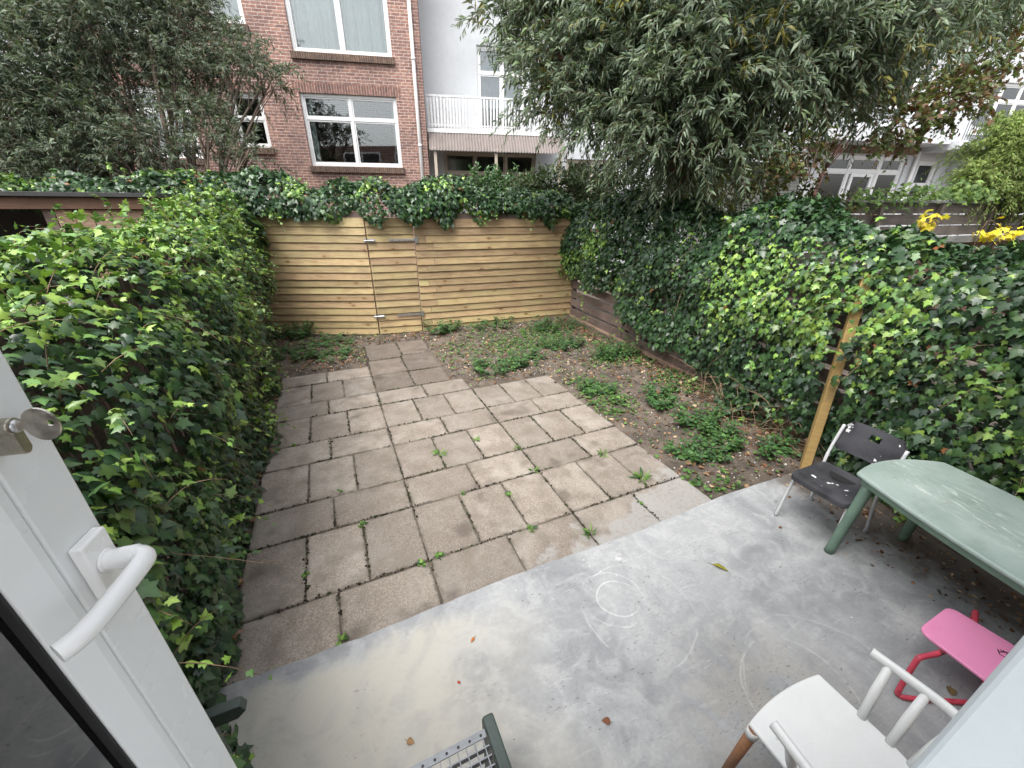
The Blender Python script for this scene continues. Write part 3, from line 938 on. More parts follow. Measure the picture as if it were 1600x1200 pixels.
def ivy(name, label, base, sampler, n, smin, smax, bright_fn, keep_fn, shoots=0, stems=0, brown=0.004, parts=300, up=0.45, tip_out=0.35, tall=0):
    root = thing(name, label, 'ivy', base)
    B = np.array(base)
    s, t = RNG.random(n), RNG.random(n)
    pos, out, k = sampler(s, t)
    dep = RNG.random(n) ** 1.4 * 0.17
    # fluffy clumps push leaves outwards
    bul = (vnoise(pos, 2.1, 21) - .5) * 0.30 + (vnoise(pos, 6.0, 22) - .5) * 0.10
    pos = pos + out * (bul - dep)[:, None]
    keep = (RNG.random(n) < keep_fn(pos, dep)) & k
    pos, out, dep = pos[keep], out[keep], dep[keep]
    n = len(pos)
    nr = nrmz(out + np.array((0, 0, up)) + RNG.normal(0, .33, (n, 3)))
    tip = nrmz(np.array((0, 0, -1.0)) + out * tip_out + RNG.normal(0, .42, (n, 3)) + np.where(out[:, 2:3] > .6, RNG.normal(0, .7, (n, 3)), 0))
    size = (smin + (smax - smin) * RNG.beta(1.6, 1.8, n)) * (0.72 + 0.5 * vnoise(pos, 3.0, 31)) * np.where(RNG.random(n) < .12, .6, 1.0)
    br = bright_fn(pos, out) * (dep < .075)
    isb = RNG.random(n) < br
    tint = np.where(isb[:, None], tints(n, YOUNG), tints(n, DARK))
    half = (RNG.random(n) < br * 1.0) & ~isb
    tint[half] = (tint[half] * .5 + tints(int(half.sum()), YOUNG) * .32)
    bw = RNG.random(n) < brown
    tint[bw] = np.array((0.20, 0.085, 0.035)) * RNG.uniform(.6, 1.3, (int(bw.sum()), 1))
    size = np.where(isb, size * .78, size)
    P, TP, NR, SZ, TN = [pos], [tip], [nr], [size], [tint]
    fr_ = [(dep < .05).astype(float)]
    # trailing shoots with young leaves
    stem = MB(base)
    if shoots:
        s2, t2 = RNG.random(shoots * 5), RNG.random(shoots * 5)
        sp, so, sk = sampler(s2, t2)
        ok = sk & (RNG.random(len(sp)) < np.clip(bright_fn(sp, so) * 1.6 + .1, 0, 1))
        sp, so = sp[ok][:shoots], so[ok][:shoots]
        crest = np.where(sp[:, 2] > 1.75)[0][:tall] if tall else []
        for qi, (q, o_) in enumerate(zip(sp, so)):
            d = nrmz(o_ * .75 + RNG.normal(0, .45, 3) + np.array((0, 0, .22)))
            L_ = RNG.uniform(.12, .34)
            if qi in crest:
                d = nrmz(np.array((0, 0, 1.0)) + RNG.normal(0, .4, 3)); L_ = RNG.uniform(.3, .55)
            pts = [q + d * L_ * x + np.array((0, 0, -.55 * L_ * x * x)) for x in np.linspace(-.25, 1, 6)]
            stem.tube([tuple(p_) for p_ in pts], [.0022, .002, .0018, .0016, .0013, .001], 4)
            m_ = int(4 + L_ * 14)
            xs = np.linspace(.15, 1, m_)
            pp = np.stack([q + d * L_ * x + np.array((0, 0, -.55 * L_ * x * x)) for x in xs]) + RNG.normal(0, .012, (m_, 3))
            P.append(pp); TP.append(nrmz(d[None] * .6 + RNG.normal(0, .6, (m_, 3)) + np.array((0, 0, -.4))))
            NR.append(nrmz(o_[None] * .5 + np.array((0, 0, .8)) + RNG.normal(0, .3, (m_, 3))))
            SZ.append(np.linspace(smax * .75, smin * .45, m_) * RNG.uniform(.8, 1.2, m_))
            TN.append(tints(m_, YOUNG) * RNG.uniform(.7, 1.1)); fr_.append(np.ones(m_))
    for i in range(stems):
        q, o_, k_ = sampler(RNG.random(1), RNG.random(1))
        if not k_[0]: continue
        q, o_ = q[0] - o_[0] * .08, o_[0]
        pts = [q]
        d = nrmz(np.array((RNG.normal(0, .5), RNG.normal(0, .6), -1.0)))
        for j in range(5):
            pts.append(pts[-1] + d * .11 + RNG.normal(0, .02, 3))
        stem.tube([tuple(p_) for p_ in pts], .0017, 4)
    pos, tip, nr, size, tint, frn = (np.concatenate(x) for x in (P, TP, NR, SZ, TN, fr_))
    pos[:, 2] = np.maximum(pos[:, 2], 0.02)
    idx = pick_largest(pos, nr, size, frn, parts)
    rest = np.ones(len(pos), bool); rest[idx] = False
    me = leaf_mesh('leaves', MAT['ivy'], T_IVY, pos[rest] - B, tip[rest], nr[rest], size[rest], tint[rest], 1.0, .18)
    props(link('leaves', me, root), kind='stuff')
    leaf_parts(root, MAT['ivy'], T_IVY, pos, tip, nr, size, tint, 1.0, idx, 'leaf', base)
    if stem.v:
        props(stem.build('stems', MAT['drystem'], root, True), kind='stuff')
    return root

def profile_sampler(line, prof):
    """line: s -> (x, y, outward xy); prof: rows of (d, z) from front foot over the top to the back"""
    D = np.array(prof, float)
    seg = np.linalg.norm(np.diff(D, axis=0), axis=1)
    cum = np.concatenate([[0], np.cumsum(seg)]); cum /= cum[-1]
    def f(s, t, zs=None):
        d = np.interp(t, cum, D[:, 0]); z = np.interp(t, cum, D[:, 1])
        e = 0.03
        d1, z1 = np.interp(np.clip(t - e, 0, 1), cum, D[:, 0]), np.interp(np.clip(t - e, 0, 1), cum, D[:, 1])
        d2, z2 = np.interp(np.clip(t + e, 0, 1), cum, D[:, 0]), np.interp(np.clip(t + e, 0, 1), cum, D[:, 1])
        nd, nz = z2 - z1, -(d2 - d1)
        ln = np.maximum(np.hypot(nd, nz), 1e-6)
        x, y, ox, oy, sc, zsc = line(s)
        pos = np.stack([x + ox * d * sc, y + oy * d * sc, z * zsc], -1)
        out = np.stack([ox * nd / ln, oy * nd / ln, nz / ln], -1)
        return pos, nrmz(out), np.ones(len(s), bool)
    return f

# right wall of ivy
def line_right(s):
    y = 5.25 - s * 7.4
    x = RX(y)
    near = sstep(3.0, -1.2, y)
    return x, y, -np.ones_like(s), 0.03 * np.ones_like(s), 0.55 + 0.65 * near, 1.02 - 0.065 * sstep(0.6, -1.1, y) + 0.09 * sstep(1.0, 2.4, y) - .04 * sstep(4.2, 5.2, y) + 0.03 * np.sin(y * 2.3)
pr = [(0.30, 0.0), (0.34, 0.4), (0.46, 0.9), (0.50, 1.35), (0.42, 1.75), (0.24, 2.05), (0.0, 2.19), (-0.35, 2.20), (-0.6, 2.05)]
def keep_right(p, dep):
    y, z = p[:, 1], p[:, 2]
    bot = np.interp(y, [-3, 0.6, 1.4, 2.6, 3.6, 4.5, 5.3], [-1, -.05, .30, .62, .86, 1.0, 1.1])
    bot = bot + (vnoise(p, 2.2, 41) - .5) * .30
    k = sstep(bot - .05, bot + .06, z)
    # ragged foot by the leaning post
    k *= 1 - .85 * np.exp(-((y - .1) / .45) ** 2) * sstep(.55, .2, z + (vnoise(p, 4, 44) - .5) * .3)
    gap = vnoise(p, 3.4, 42)
    k *= .55 + .45 * sstep(.22, .42, gap)
    # the leaning post stands proud of the leaves
    py = np.interp(z, [0, 1.75], [-.42, -.27]); px = np.interp(z, [0, 1.75], [3.53, 3.70])
    k *= 1 - (np.abs((y - py) - .43 * (p[:, 0] - px)) < .125) * (p[:, 0] < px + .06) * (z < 1.55 + .3 * (vnoise(p, 9, 43) - .5)) * (RNG.random(len(p)) < .96 - .25 * (vnoise(p, 7, 45) > .62))
    # leaves leave room for the chair back and the table
    k *= 1 - (y < -.55) * (y > -2.2) * (p[:, 0] < 3.27) * (z < .74)
    return k
def bright_right(p, out):
    y, z = p[:, 1], p[:, 2]
    band = np.exp(-((z - (1.55 - .0 * y)) / .42) ** 2)
    nz = sstep(.50, .68, vnoise(p, 1.35, 51))
    near = sstep(1.2, -1.2, y) * .42
    return np.clip(nz * band * 1.0 + near * sstep(.42, .7, vnoise(p, 2.4, 52)) * sstep(2.1, 1.7, z) + .02, 0, .9)
ivy('ivy_wall', 'thick dark green ivy covering the whole right boundary fence beside the table', (RX(1.0), 1.0, 0),
    profile_sampler(line_right, pr), 37000, .048, .092, bright_right, keep_right, shoots=90, stems=70)

# left hedge of ivy
def line_left(s):
    y = 6.15 - s * 8.4
    x = -1.60 + 0 * y
    zs = np.interp(y, [-1.6, -.6, -.1, .5, 1.2, 3.0, 5.0, 6.2], [.82, .85, .885, .94, 1.0, 1.07, 1.16, 1.18])
    return x, y, np.ones_like(s), 0 * s, np.interp(y, [-1.75, -1.4, -1.2, 0, 1.2, 4, 6.2], [1.9, 1.6, 1.1, 1.05, 1.0, .80, .62]), zs
pl = [(0.42, 0.0), (0.40, 0.35), (0.44, 0.8), (0.50, 1.25), (0.46, 1.6), (0.32, 1.88), (0.10, 2.05), (-0.22, 2.08), (-0.55, 1.92), (-0.9, 1.6)]
def keep_left(p, dep):
    gap = vnoise(p, 3.2, 61)
    k = .4 + .6 * sstep(.2, .42, gap)
    k *= 1 - .75 * sstep(3.6, 5.2, p[:, 1]) * sstep(1.15, .7, p[:, 2])     # slats show at the far end
    k *= 1 - (p[:, 0] < -2.2) * .3
    return k
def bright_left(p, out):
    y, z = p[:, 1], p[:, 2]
    topb = sstep(1.35, 2.15, z + .15 + (vnoise(p, 2.0, 62) - .5) * .9)  # lime young growth, and the sunlit top put into leaf colour
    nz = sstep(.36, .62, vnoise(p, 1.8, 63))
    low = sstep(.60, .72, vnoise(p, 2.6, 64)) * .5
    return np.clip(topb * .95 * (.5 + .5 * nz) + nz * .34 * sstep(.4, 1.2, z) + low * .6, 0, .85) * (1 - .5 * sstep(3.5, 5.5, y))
ivy('ivy_hedge', 'tall bushy ivy hedge with lime green young shoots beside the open white door', (-1.6, 2.0, 0),
    profile_sampler(line_left, pl), 34000, .050, .088, bright_left, keep_left, shoots=420, stems=50, up=.7, tip_out=.55, tall=70)

# ivy roll on top of the back fence
def line_back(s):
    pts = np.array([(-4.4, 5.0), (-2.3, 5.55), (-1.55, 6.2), (0.36, 5.52), (1.15, 5.41), (4.3, 5.12)])
    cu = np.concatenate([[0], np.cumsum(np.linalg.norm(np.diff(pts, axis=0), axis=1))]); cu /= cu[-1]
    x = np.interp(s, cu, pts[:, 0]); y = np.interp(s, cu, pts[:, 1])
    hi = np.interp(x, [-4.4, -3.0, -2.0, -1.2, -.3, .8, 1.8, 3, 4.3], [.62, .70, .95, 1.02, .80, .78, .92, .80, .76])
    hi = hi + .08 * np.sin(x * 4.1) + .05 * np.sin(x * 9.7 + 1)
    return x, y, 0.16 * np.ones_like(s), -0.98 * np.ones_like(s), np.ones_like(s), hi
PB = [(0.13, 0.02), (0.20, 0.22), (0.16, 0.45), (-0.02, 0.60), (-0.35, 0.68), (-0.8, 0.60)]
_pb = profile_sampler(line_back, PB)
def samp_back(s, t):
    p, o, k = _pb(s, t)
    drop = (vnoise(np.stack([p[:, 0], p[:, 0] * 0, p[:, 0] * 0], -1), 3.4, 71) - .5) * .36
    p[:, 2] += 2.06 + drop * sstep(.35, .0, t) + np.interp(p[:, 0], [-3.4, -1.2, 1, 4.3], [.06, .05, 0, -.08])
    return p, o, k
ivy('ivy_roll', 'dark ivy roll draped along the top of the new pine fence and gate', (1.0, 5.4, 2.1),
    samp_back, 20000, .055, .095, lambda p, o: np.clip(sstep(.56, .72, vnoise(p, 2.2, 72)) * .5 + .015, 0, .7), lambda p, d: .45 + .55 * sstep(.2, .4, vnoise(p, 4, 73)),
    shoots=60, stems=25, brown=.012, up=.55)

# ------------------------------------------------------------------ trees
def twig_cloud(lobes, per_m3, tl, leaf_len, gap, seed, droop=0.6, outw=0.6, updir=0.25, base=(0, 0, 0)):
    """twigs in ellipsoid lobes: returns leaf arrays and twig polylines"""
    rg = np.random.default_rng(seed)
    O, D, SH = [], [], []
    for (cx, cy, cz, r) in lobes:
        n = int(per_m3 * 4.19 * r ** 3) + 8
        d = nrmz(rg.normal(0, 1, (n, 3)))
        rad = r * rg.random(n) ** 0.45
        o = np.array((cx, cy, cz)) + d * rad[:, None] * np.array((1, 1, .9))
        O.append(o)
        D.append(nrmz(d * outw + rg.normal(0, .55, (n, 3)) + np.array((0, 0, updir))))
    O, D = np.concatenate(O), np.concatenate(D)
    n = len(O)
    L = rg.uniform(*tl, n)
    K = 6
    ts = np.linspace(0, 1, K)
    poly = O[:, None] + D[:, None] * (L[:, None] * ts)[..., None] + np.array((0, 0, -1.0)) * (droop * L[:, None] * ts ** 2)[..., None]
    m = np.maximum((L / gap).astype(int), 4)
    tw = np.repeat(np.arange(n), m)
    j = np.concatenate([np.arange(q) for q in m])
    tt = (j + .5) / m[tw]
    P = O[tw] + D[tw] * (L[tw] * tt)[:, None] + np.array((0, 0, -1.0)) * (droop * L[tw] * tt ** 2)[:, None]
    tan = nrmz(D[tw] + np.array((0, 0, -1.0)) * (2 * droop * tt)[:, None])
    side = nrmz(np.cross(tan, rg.normal(0, 1, (len(tw), 3))))
    tip = nrmz(tan * .8 + side * .75 + np.array((0, 0, -.18)))
    nr = nrmz(np.array((0, 0, .9)) + rg.normal(0, .55, (len(tw), 3)))
    size = leaf_len * rg.uniform(.65, 1.15, len(tw)) * (1 - .35 * tt)
    return P, tip, nr, size, poly, tw, rg

def twigs_mesh(polys, r, base):
    """thin three-sided twigs, vectorised"""
    N, K, _ = polys.shape
    t = nrmz(np.gradient(polys, axis=1))
    a = nrmz(np.cross(t, np.array((0.3, 0.5, 0.8))))
    b = np.cross(t, a)
    rr = r * np.linspace(1, .35, K)[None, :, None, None]
    an = np.arange(3) * 2 * math.pi / 3
    V = polys[:, :, None] + rr * (a[:, :, None] * np.cos(an)[None, None, :, None] + b[:, :, None] * np.sin(an)[None, None, :, None])
    V = V.reshape(-1, 3) - np.asarray(base)
    i = (np.arange(N)[:, None, None] * K * 3 + np.arange(K - 1)[None, :, None] * 3)
    k = np.arange(3)[None, None]
    k2 = (k + 1) % 3
    F = np.stack([i + k, i + k2, i + 3 + k2, i + 3 + k], -1).reshape(-1, 4)
    me = bpy.data.meshes.new('twigs')
    me.vertices.add(len(V)); me.vertices.foreach_set('co', V.reshape(-1).astype(np.float32))
    me.loops.add(len(F) * 4); me.loops.foreach_set('vertex_index', F.reshape(-1).astype(np.int32))
    me.polygons.add(len(F)); me.polygons.foreach_set('loop_start', (np.arange(len(F)) * 4).astype(np.int32))
    me.polygons.foreach_set('use_smooth', np.ones(len(F), bool))
    me.update(calc_edges=True)
    me.materials.append(MAT['twig'])
    return me

def tree(name, label, cat, base, trunk_top, trunk_r, lobes, per_m3, tl, leaf_len, wid, gap, pal, seed, bark='bark', tmpl=T_LANCE, mat='willow', droop=.6, parts=0, stems_from_base=False, group=None, extra=None, limbs_per=1, twig_r=.0035, outw=.6, updir=.25):
    root = thing(name, label, cat, base, group=group)
    rr = random.Random(seed)
    B = Vector(base)
    P, tip, nr, size, poly, tw, rg = twig_cloud(lobes, per_m3, tl, leaf_len, gap, seed, droop, outw, updir)
    tint = pal[rg.integers(0, len(pal), len(P))] * rg.uniform(.7, 1.3, (len(P), 1))
    # patches of lighter and darker foliage
    tint = tint * (0.75 + .5 * vnoise(P, 1.1, seed))[:, None]
    silver = (nr[:, 2] < .15)
    if mat == 'willow': tint[silver] = tint[silver] * .5 + np.array((.23, .265, .23)) * .5
    if extra: tint = extra(P, tint, rg)
    tk = MB(base)
    top = Vector(trunk_top)
    if not stems_from_base:
        pts = [B + (top - B) * x + Vector((rr.uniform(-.04, .04), rr.uniform(-.04, .04), 0)) * (0 < x < 1) for x in (0, .2, .45, .7, 1)]
        tk.tube([pts[0] - Vector((0, 0, .15))] + pts, [trunk_r * q for q in (1.5, 1.3, 1.1, 1.0, .92, .8)], 14)
        tk.build('trunk', MAT[bark], root, True)
    lm = MB(base)
    for li, (cx, cy, cz, r) in enumerate(lobes):
        c = Vector((cx, cy, cz))
        for q in range(limbs_per):
            st = (B + Vector((rr.uniform(-.35, .35), rr.uniform(-.35, .35), 0))) if stems_from_base else top + Vector((rr.uniform(-.3, .3) * trunk_r, rr.uniform(-.3, .3) * trunk_r, -rr.uniform(0, .25)))
            e = c + Vector((rr.uniform(-.5, .5), rr.uniform(-.5, .5), rr.uniform(-.2, .5))) * r
            mid = st.lerp(e, .5) + Vector((rr.uniform(-.12, .12), rr.uniform(-.12, .12), .16 * (e - st).length))
            sp = smooth_path([st, mid, e], 6)
            r0 = trunk_r * (.42 if not stems_from_base else 1.0) * rr.uniform(.7, 1.1)
            o_ = MB(base).tube(sp, [r0 + (r0 * .18 - r0) * i / (len(sp) - 1) for i in range(len(sp))], 7)
            if li < 9: o_.build('limb', MAT[bark], root, True)
            else: lm.v += o_.v; lm.f += [tuple(i + len(lm.v) - len(o_.v) for i in f) for f in o_.f]
            for k in range(4):                                     # side branches
                u = rr.uniform(.35, .95)
                bs = sp[int(u * (len(sp) - 1))]
                be = c + Vector((rr.uniform(-1, 1), rr.uniform(-1, 1), rr.uniform(-.8, .8))) * r * .8
                bp = smooth_path([bs, bs.lerp(be, .55) + Vector((0, 0, .1)), be], 4)
                tb = MB(base).tube(bp, [r0 * .3 * (1 - .8 * i / (len(bp) - 1)) for i in range(len(bp))], 5)
                n0 = len(lm.v); lm.v += tb.v; lm.f += [tuple(i + n0 for i in f) for f in tb.f]
    lm.build('branches', MAT[bark], root, True)
    n0 = len(P)
    idx = pick_largest(P, nr, size, np.ones(n0), parts) if parts else np.array([], int)
    if parts:
        leaf_parts(root, MAT[mat], (tmpl[0] * np.array((wid, 1, 1)), tmpl[1]), P, tip, nr, size, tint, 1.0, idx, 'leaf', base)
    rest = np.ones(n0, bool); rest[idx] = False
    cr = link('crown', leaf_mesh('crown', MAT[mat], tmpl, P[rest] - np.array(base), tip[rest], nr[rest], size[rest], tint[rest], wid, .2), root)
    props(cr, kind='stuff')
    props(link('twigs', twigs_mesh(poly, twig_r, base), root), kind='stuff')
    return root

WIL = np.array([(0.10, 0.142, 0.084), (0.125, 0.168, 0.10), (0.085, 0.122, 0.076), (0.165, 0.205, 0.14), (0.105, 0.148, 0.07)])
RW = [(3.69,2.97,4.20,0.95),(3.05,4.22,4.55,0.60),(2.93,3.65,3.85,0.55),(3.40,3.05,3.50,0.55),(3.84,2.07,3.27,0.80),(4.05,1.83,3.94,0.90),(4.96,1.70,3.82,0.72),(5.5,1.40,4.25,0.75),(6.1,1.82,3.75,0.40),(7.13,1.64,4.65,0.60),(8.3,1.55,5.05,0.55),(3.22,3.84,5.26,0.90),(4.04,2.55,5.12,1.00),(5.19,1.88,5.06,1.00),(2.55,4.85,4.95,0.40),(5.2,2.6,3.15,0.42)]
def yellowish(P, t, rg):
    k = (vnoise(P, 1.6, 9) > .68) & (rg.random(len(P)) < .35)
    t[k] = np.array((.16, .15, .03)) * rg.uniform(.6, 1.1, (int(k.sum()), 1))
    return t
tree('willow_tree', 'big grey green willow with a reddish trunk behind the right ivy wall', 'tree', (4.75, 3.05, 0), (4.55, 2.85, 2.75), .15, RW, 195, (.28, .62), .145, .155, .024, WIL, 5, 'redbark', parts=300, extra=yellowish, droop=.42, updir=.3)
LW0 = np.array([(-5.49,11.18,4.81,1.20),(-4.04,11.59,5.73,1.20),(-4.64,10.91,3.85,1.00),(-2.53,11.62,5.94,0.90),(-2.61,11.05,4.75,0.80),(-1.45,10.80,5.29,0.60),(-0.86,10.61,4.95,0.40),(-2.27,10.36,3.69,0.60),(-3.47,10.13,3.35,0.60),(-5.32,10.27,3.16,0.60),(-1.54,9.84,3.30,0.30),(-2.69,12.36,7.27,1.00),(-4.65,12.62,7.23,1.20),(-5.9,11.0,3.0,.9),(-4.9,10.6,2.7,.75),(-3.9,10.4,2.75,.6),(-6.6,11.4,4.2,1.0)])
LW = [tuple(np.concatenate([CAM + (q[:3] - CAM) * .76, [q[3] * .76]])) for q in LW0]
tree('willow_tree', 'fine leaved many stemmed willow fanning up behind the dark shed on the left', 'tree', (-2.55, 6.95, 0), (-2.6, 7.0, 1.2), .055, LW, 230, (.3, .7), .12, .14, .027, WIL * .62, 8, 'bark', stems_from_base=True, limbs_per=2, updir=.5, droop=.4)
AUT = np.array([(0.07, 0.10, 0.03), (0.10, 0.11, 0.035), (0.12, 0.065, 0.035), (0.09, 0.06, 0.03), (0.08, 0.11, 0.035)])
tree('maple_tree', 'maple branches turning rusty red in front of the white terrace balcony', 'tree', (11.6, 5.2, 0), (11.5, 5.0, 3.2), .05, [(10.97,2.84,4.24,0.60),(10.00,3.05,3.79,0.50),(11.75,2.82,4.91,0.50),(8.82,3.99,3.40,0.50),(8.14,4.06,2.92,0.5),(9.58,3.63,4.56,0.70),(12.20,3.24,6.13,0.80)], 170, (.25, .5), .12, 1.0, .05, AUT, 12, 'redbark', tmpl=T_IVY, mat='weed', droop=.3)
tree('red_shrub', 'dark red leaved shrub at the left picture edge below the willow', 'shrub', (-5.0, 8.6, 0), (-5.0, 8.6, 2.2), .05, [(-4.5,7.85,3.25,.5),(-4.7,8.1,3.65,.4),(-4.7,7.8,2.8,.5)], 170, (.2, .45), .09, .5, .04, np.array([(0.09, 0.025, 0.03), (0.12, 0.035, 0.04), (0.06, 0.03, 0.025)]), 14, tmpl=T_OVATE, mat='weed', droop=.3)
BAM = np.array([(0.20, 0.27, 0.07), (0.16, 0.24, 0.06), (0.24, 0.30, 0.10)])
tree('bamboo_bush', 'pale green feathery bamboo bush under the far right window', 'bush', (12.6, 2.0, 0), (12.6, 2.0, 1.5), .02, [(12.67,2.26,3.43,0.60),(12.74,1.93,2.84,0.60),(12.14,2.17,2.78,0.45),(13.35,2.02,3.55,0.70),(13.2,1.6,2.7,.6)], 420, (.3, .6), .13, .13, .025, BAM, 15, stems_from_base=True, droop=.7, updir=.6, mat='weed')
LAU = np.array([(0.035, 0.085, 0.03), (0.055, 0.12, 0.04), (0.07, 0.14, 0.045)])
tree('laurel_bush', 'glossy upright laurel bush above the ivy in front of the corrugated awning', 'bush', (3.5, 7.2, 0), (3.5, 7.2, 1.6), .03, [(3.50,7.40,2.58,0.34),(4.05,7.1,2.55,0.34),(2.50,7.76,2.42,0.22),(3.12,7.6,2.62,0.24)], 190, (.2, .4), .17, .36, .03, LAU, 16, stems_from_base=True, droop=-.1, updir=.9, tmpl=T_LANCE, mat='ivy')
GEN = np.array([(0.05, 0.085, 0.025), (0.09, 0.12, 0.03), (0.10, 0.075, 0.035), (0.06, 0.07, 0.03)])
tree('shrub', 'straggly olive brown shrub over the right ivy wall beside the willow trunk', 'shrub', (6.3, 2.7, 0), (6.3, 2.7, 1.4), .03, [(6.20,3.53,2.43,0.40),(6.41,2.83,2.42,0.40),(6.41,2.17,2.32,0.30),(6.16,1.64,2.26,0.28),(5.6,3.4,2.4,.35)], 260, (.2, .45), .085, .6, .035, GEN, 18, stems_from_base=True, droop=.2, updir=.5, tmpl=T_OVATE, mat='weed')

tree('shrub', 'dark leafy shrub filling the gap between the ivy roll and the willow trunk', 'shrub', (4.6, 6.3, 0), (4.6, 6.3, 1.2), .025, [(4.3,6.2,2.5,.5),(4.9,5.9,2.6,.5),(5.5,5.3,2.5,.5),(6.0,4.6,2.5,.5),(3.9,6.5,2.5,.4),(6.6,4.2,2.5,.45)], 420, (.2, .4), .10, .6, .04, np.array([(.03,.055,.022),(.04,.07,.026),(.05,.075,.03)]), 19, stems_from_base=True, droop=.2, updir=.4, tmpl=T_OVATE, mat='weed')
# vine trailing over the neighbours' fence, yellow climber, bare sapling
def scatter_plant(name, label, cat, base, pts, spread, n, size, pal, seed, tmpl=T_IVY, mat='weed', stemr=.006):
    root = thing(name, label, cat, base)
    rg = np.random.default_rng(seed)
    pts = np.array(pts, float)
    cu = np.concatenate([[0], np.cumsum(np.linalg.norm(np.diff(pts, axis=0), axis=1))]); cu /= max(cu[-1], 1e-6)
    s = rg.random(n)
    P = np.stack([np.interp(s, cu, pts[:, i]) for i in range(3)], -1) + rg.normal(0, 1, (n, 3)) * np.array(spread)
    cen = pts.mean(0)
    tip = nrmz(rg.normal(0, .7, (n, 3)) + np.array((0, -.3, -.5)))
    nr = nrmz(np.array((-.3, -.5, .7)) + rg.normal(0, .4, (n, 3)))
    tint = pal[rg.integers(0, len(pal), n)] * rg.uniform(.75, 1.25, (n, 1))
    props(link('leaves', leaf_mesh('leaves', MAT[mat], tmpl, P - np.array(base), tip, nr, size * rg.uniform(.6, 1.2, n), tint, 1.0, .15), root), kind='stuff')
    mb = MB(base)
    mb.tube([tuple(q) for q in smooth_path([tuple(q) for q in [np.array(base)] + list(pts)], 5)], stemr, 5)
    mb.build('stem', MAT['twig'], root, True)
    return root
VINE = np.array([(0.09, 0.155, 0.04), (0.13, 0.20, 0.05), (0.06, 0.11, 0.03)])
YEL = np.array([(0.55, 0.48, 0.03), (0.48, 0.36, 0.03), (0.60, 0.55, 0.06)])
scatter_plant('grape_vine', 'light green grape vine trailing over the far wooden fence', 'vine', (8.4, 2.3, 0), [(7.9, 2.3, 2.40), (9.2, 2.2, 2.50), (10.6, 2.1, 2.58), (12.2, 2.0, 2.52)], (.25, .16, .085), 620, .088, VINE, 31)
scatter_plant('yellow_climber', 'small yellow leaved climber at the grey rail right of the ivy wall', 'climber', (7.4, 1.05, 0), [(7.3, 1.02, 1.9), (7.5, 1.0, 2.1), (7.7, .98, 2.2)], (.10, .04, .07), 34, .11, YEL, 32)
scatter_plant('yellow_climber', 'yellow leaves sprouting along the top of the rail at the right picture edge', 'climber', (8.5, .60, 0), [(8.1, .62, 2.02), (8.8, .60, 1.98), (9.6, .58, 1.94)], (.18, .04, .06), 46, .12, YEL, 33)
sap = thing('sapling', 'bare thin sapling in front of the white terrace windows', 'tree', (8.0, 3.2, 0))
mb = MB((8.0, 3.2, 0))
mb.tube(smooth_path([(8.0, 3.2, 0), (8.05, 3.2, 1.6), (8.1, 3.22, 2.6), (8.3, 3.25, 3.7)], 4), [.022] * 4 + [.018] * 4 + [.012] * 5, 6)
mb.build('trunk', MAT['bark'], sap, True)
mb = MB((8.0, 3.2, 0))
for k in range(12):
    z = random.uniform(2.3, 3.5)
    q = Vector((8.0 + .09 * z / 1.2, 3.22, z))
    e = q + Vector((random.uniform(-.5, .5), random.uniform(-.4, .4), random.uniform(.15, .5)))
    mb.tube(smooth_path([q, q.lerp(e, .5) + Vector((0, 0, -.04)), e], 3), .006, 4)
mb.build('branches', MAT['bark'], sap, True)

# ------------------------------------------------------------------ neighbours' sheds and fences
sh = thing('garden_shed', 'low dark open shed with a brown fascia behind the left ivy hedge', 'shed', (-4.6, 4.6, 0))
O_ = (-4.6, 4.6, 0)
def sb(x0, x1, y0, y1, z0, z1, nm, mt, bev=.004):
    return MB(O_).box(x0, x1, y0, y1, z0, z1).build(nm, MAT[mt], sh, bevel=bev)
sb(-7.2, -2.12, 4.55, 4.60, 2.22, 2.345, 'fascia', 'fascia')
sb(-7.25, -2.08, 4.50, 7.0, 2.352, 2.40, 'roof', 'felt')
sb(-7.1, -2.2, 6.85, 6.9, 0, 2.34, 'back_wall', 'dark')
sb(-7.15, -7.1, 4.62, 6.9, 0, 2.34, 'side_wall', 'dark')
sb(-2.2, -2.15, 4.62, 6.9, 0, 2.34, 'side_wall', 'oldwood')
for i in range(5):
    sb(-3.10 + i * .165, -3.10 + i * .165 + .155, 4.605 + (i % 2) * .006, 4.625 + (i % 2) * .006, 0, 2.21, 'board', 'shedwood', .003)
for x in (-3.16, -5.2):
    sb(x - .05, x + .05, 4.61, 4.70, 0, 2.215, 'post', 'oldwood')

nf = thing('old_wooden_fence', 'weathered dark horizontal board fence under the grape vine at far right', 'fence', (7.0, 2.45, 0), -.07)
for i in range(11):
    o = link('board', board_mesh(7.6, 0.185, 0.022, 'greywood'), nf, (3.4, random.uniform(-.01, .01), .15 + i * .205))
    o.rotation_euler = (random.uniform(-.03, .03), random.uniform(-.003, .003), 0)
for x in (0.1, 1.9, 3.7, 5.5, 7.1):
    MB().box(x - .05, x + .05, -.10, -.016, 0, 2.36).build('post', MAT['greywood'], nf)
MB().box(-.4, 7.3, -.07, .05, 2.385, 2.42).build('cap_rail', MAT['greysiding'], nf)
nf2 = thing('old_wooden_fence', 'brown plank fence with a pale top rail at the right picture edge', 'fence', (7.3, .85, 0), -.08)
for i in range(26):
    o = link('plank', board_mesh(.15, 1.85, 0.02, 'fascia'), nf2, (.1 + i * .16, .03, 0.02 + random.uniform(-.03, .01)))
MB().box(-.1, 4.4, -.05, .015, 1.86, 1.95).build('top_rail', MAT['greysiding'], nf2)
MB().box(-.1, 4.4, -.03, .015, .5, .58).build('rail', MAT['greywood'], nf2)

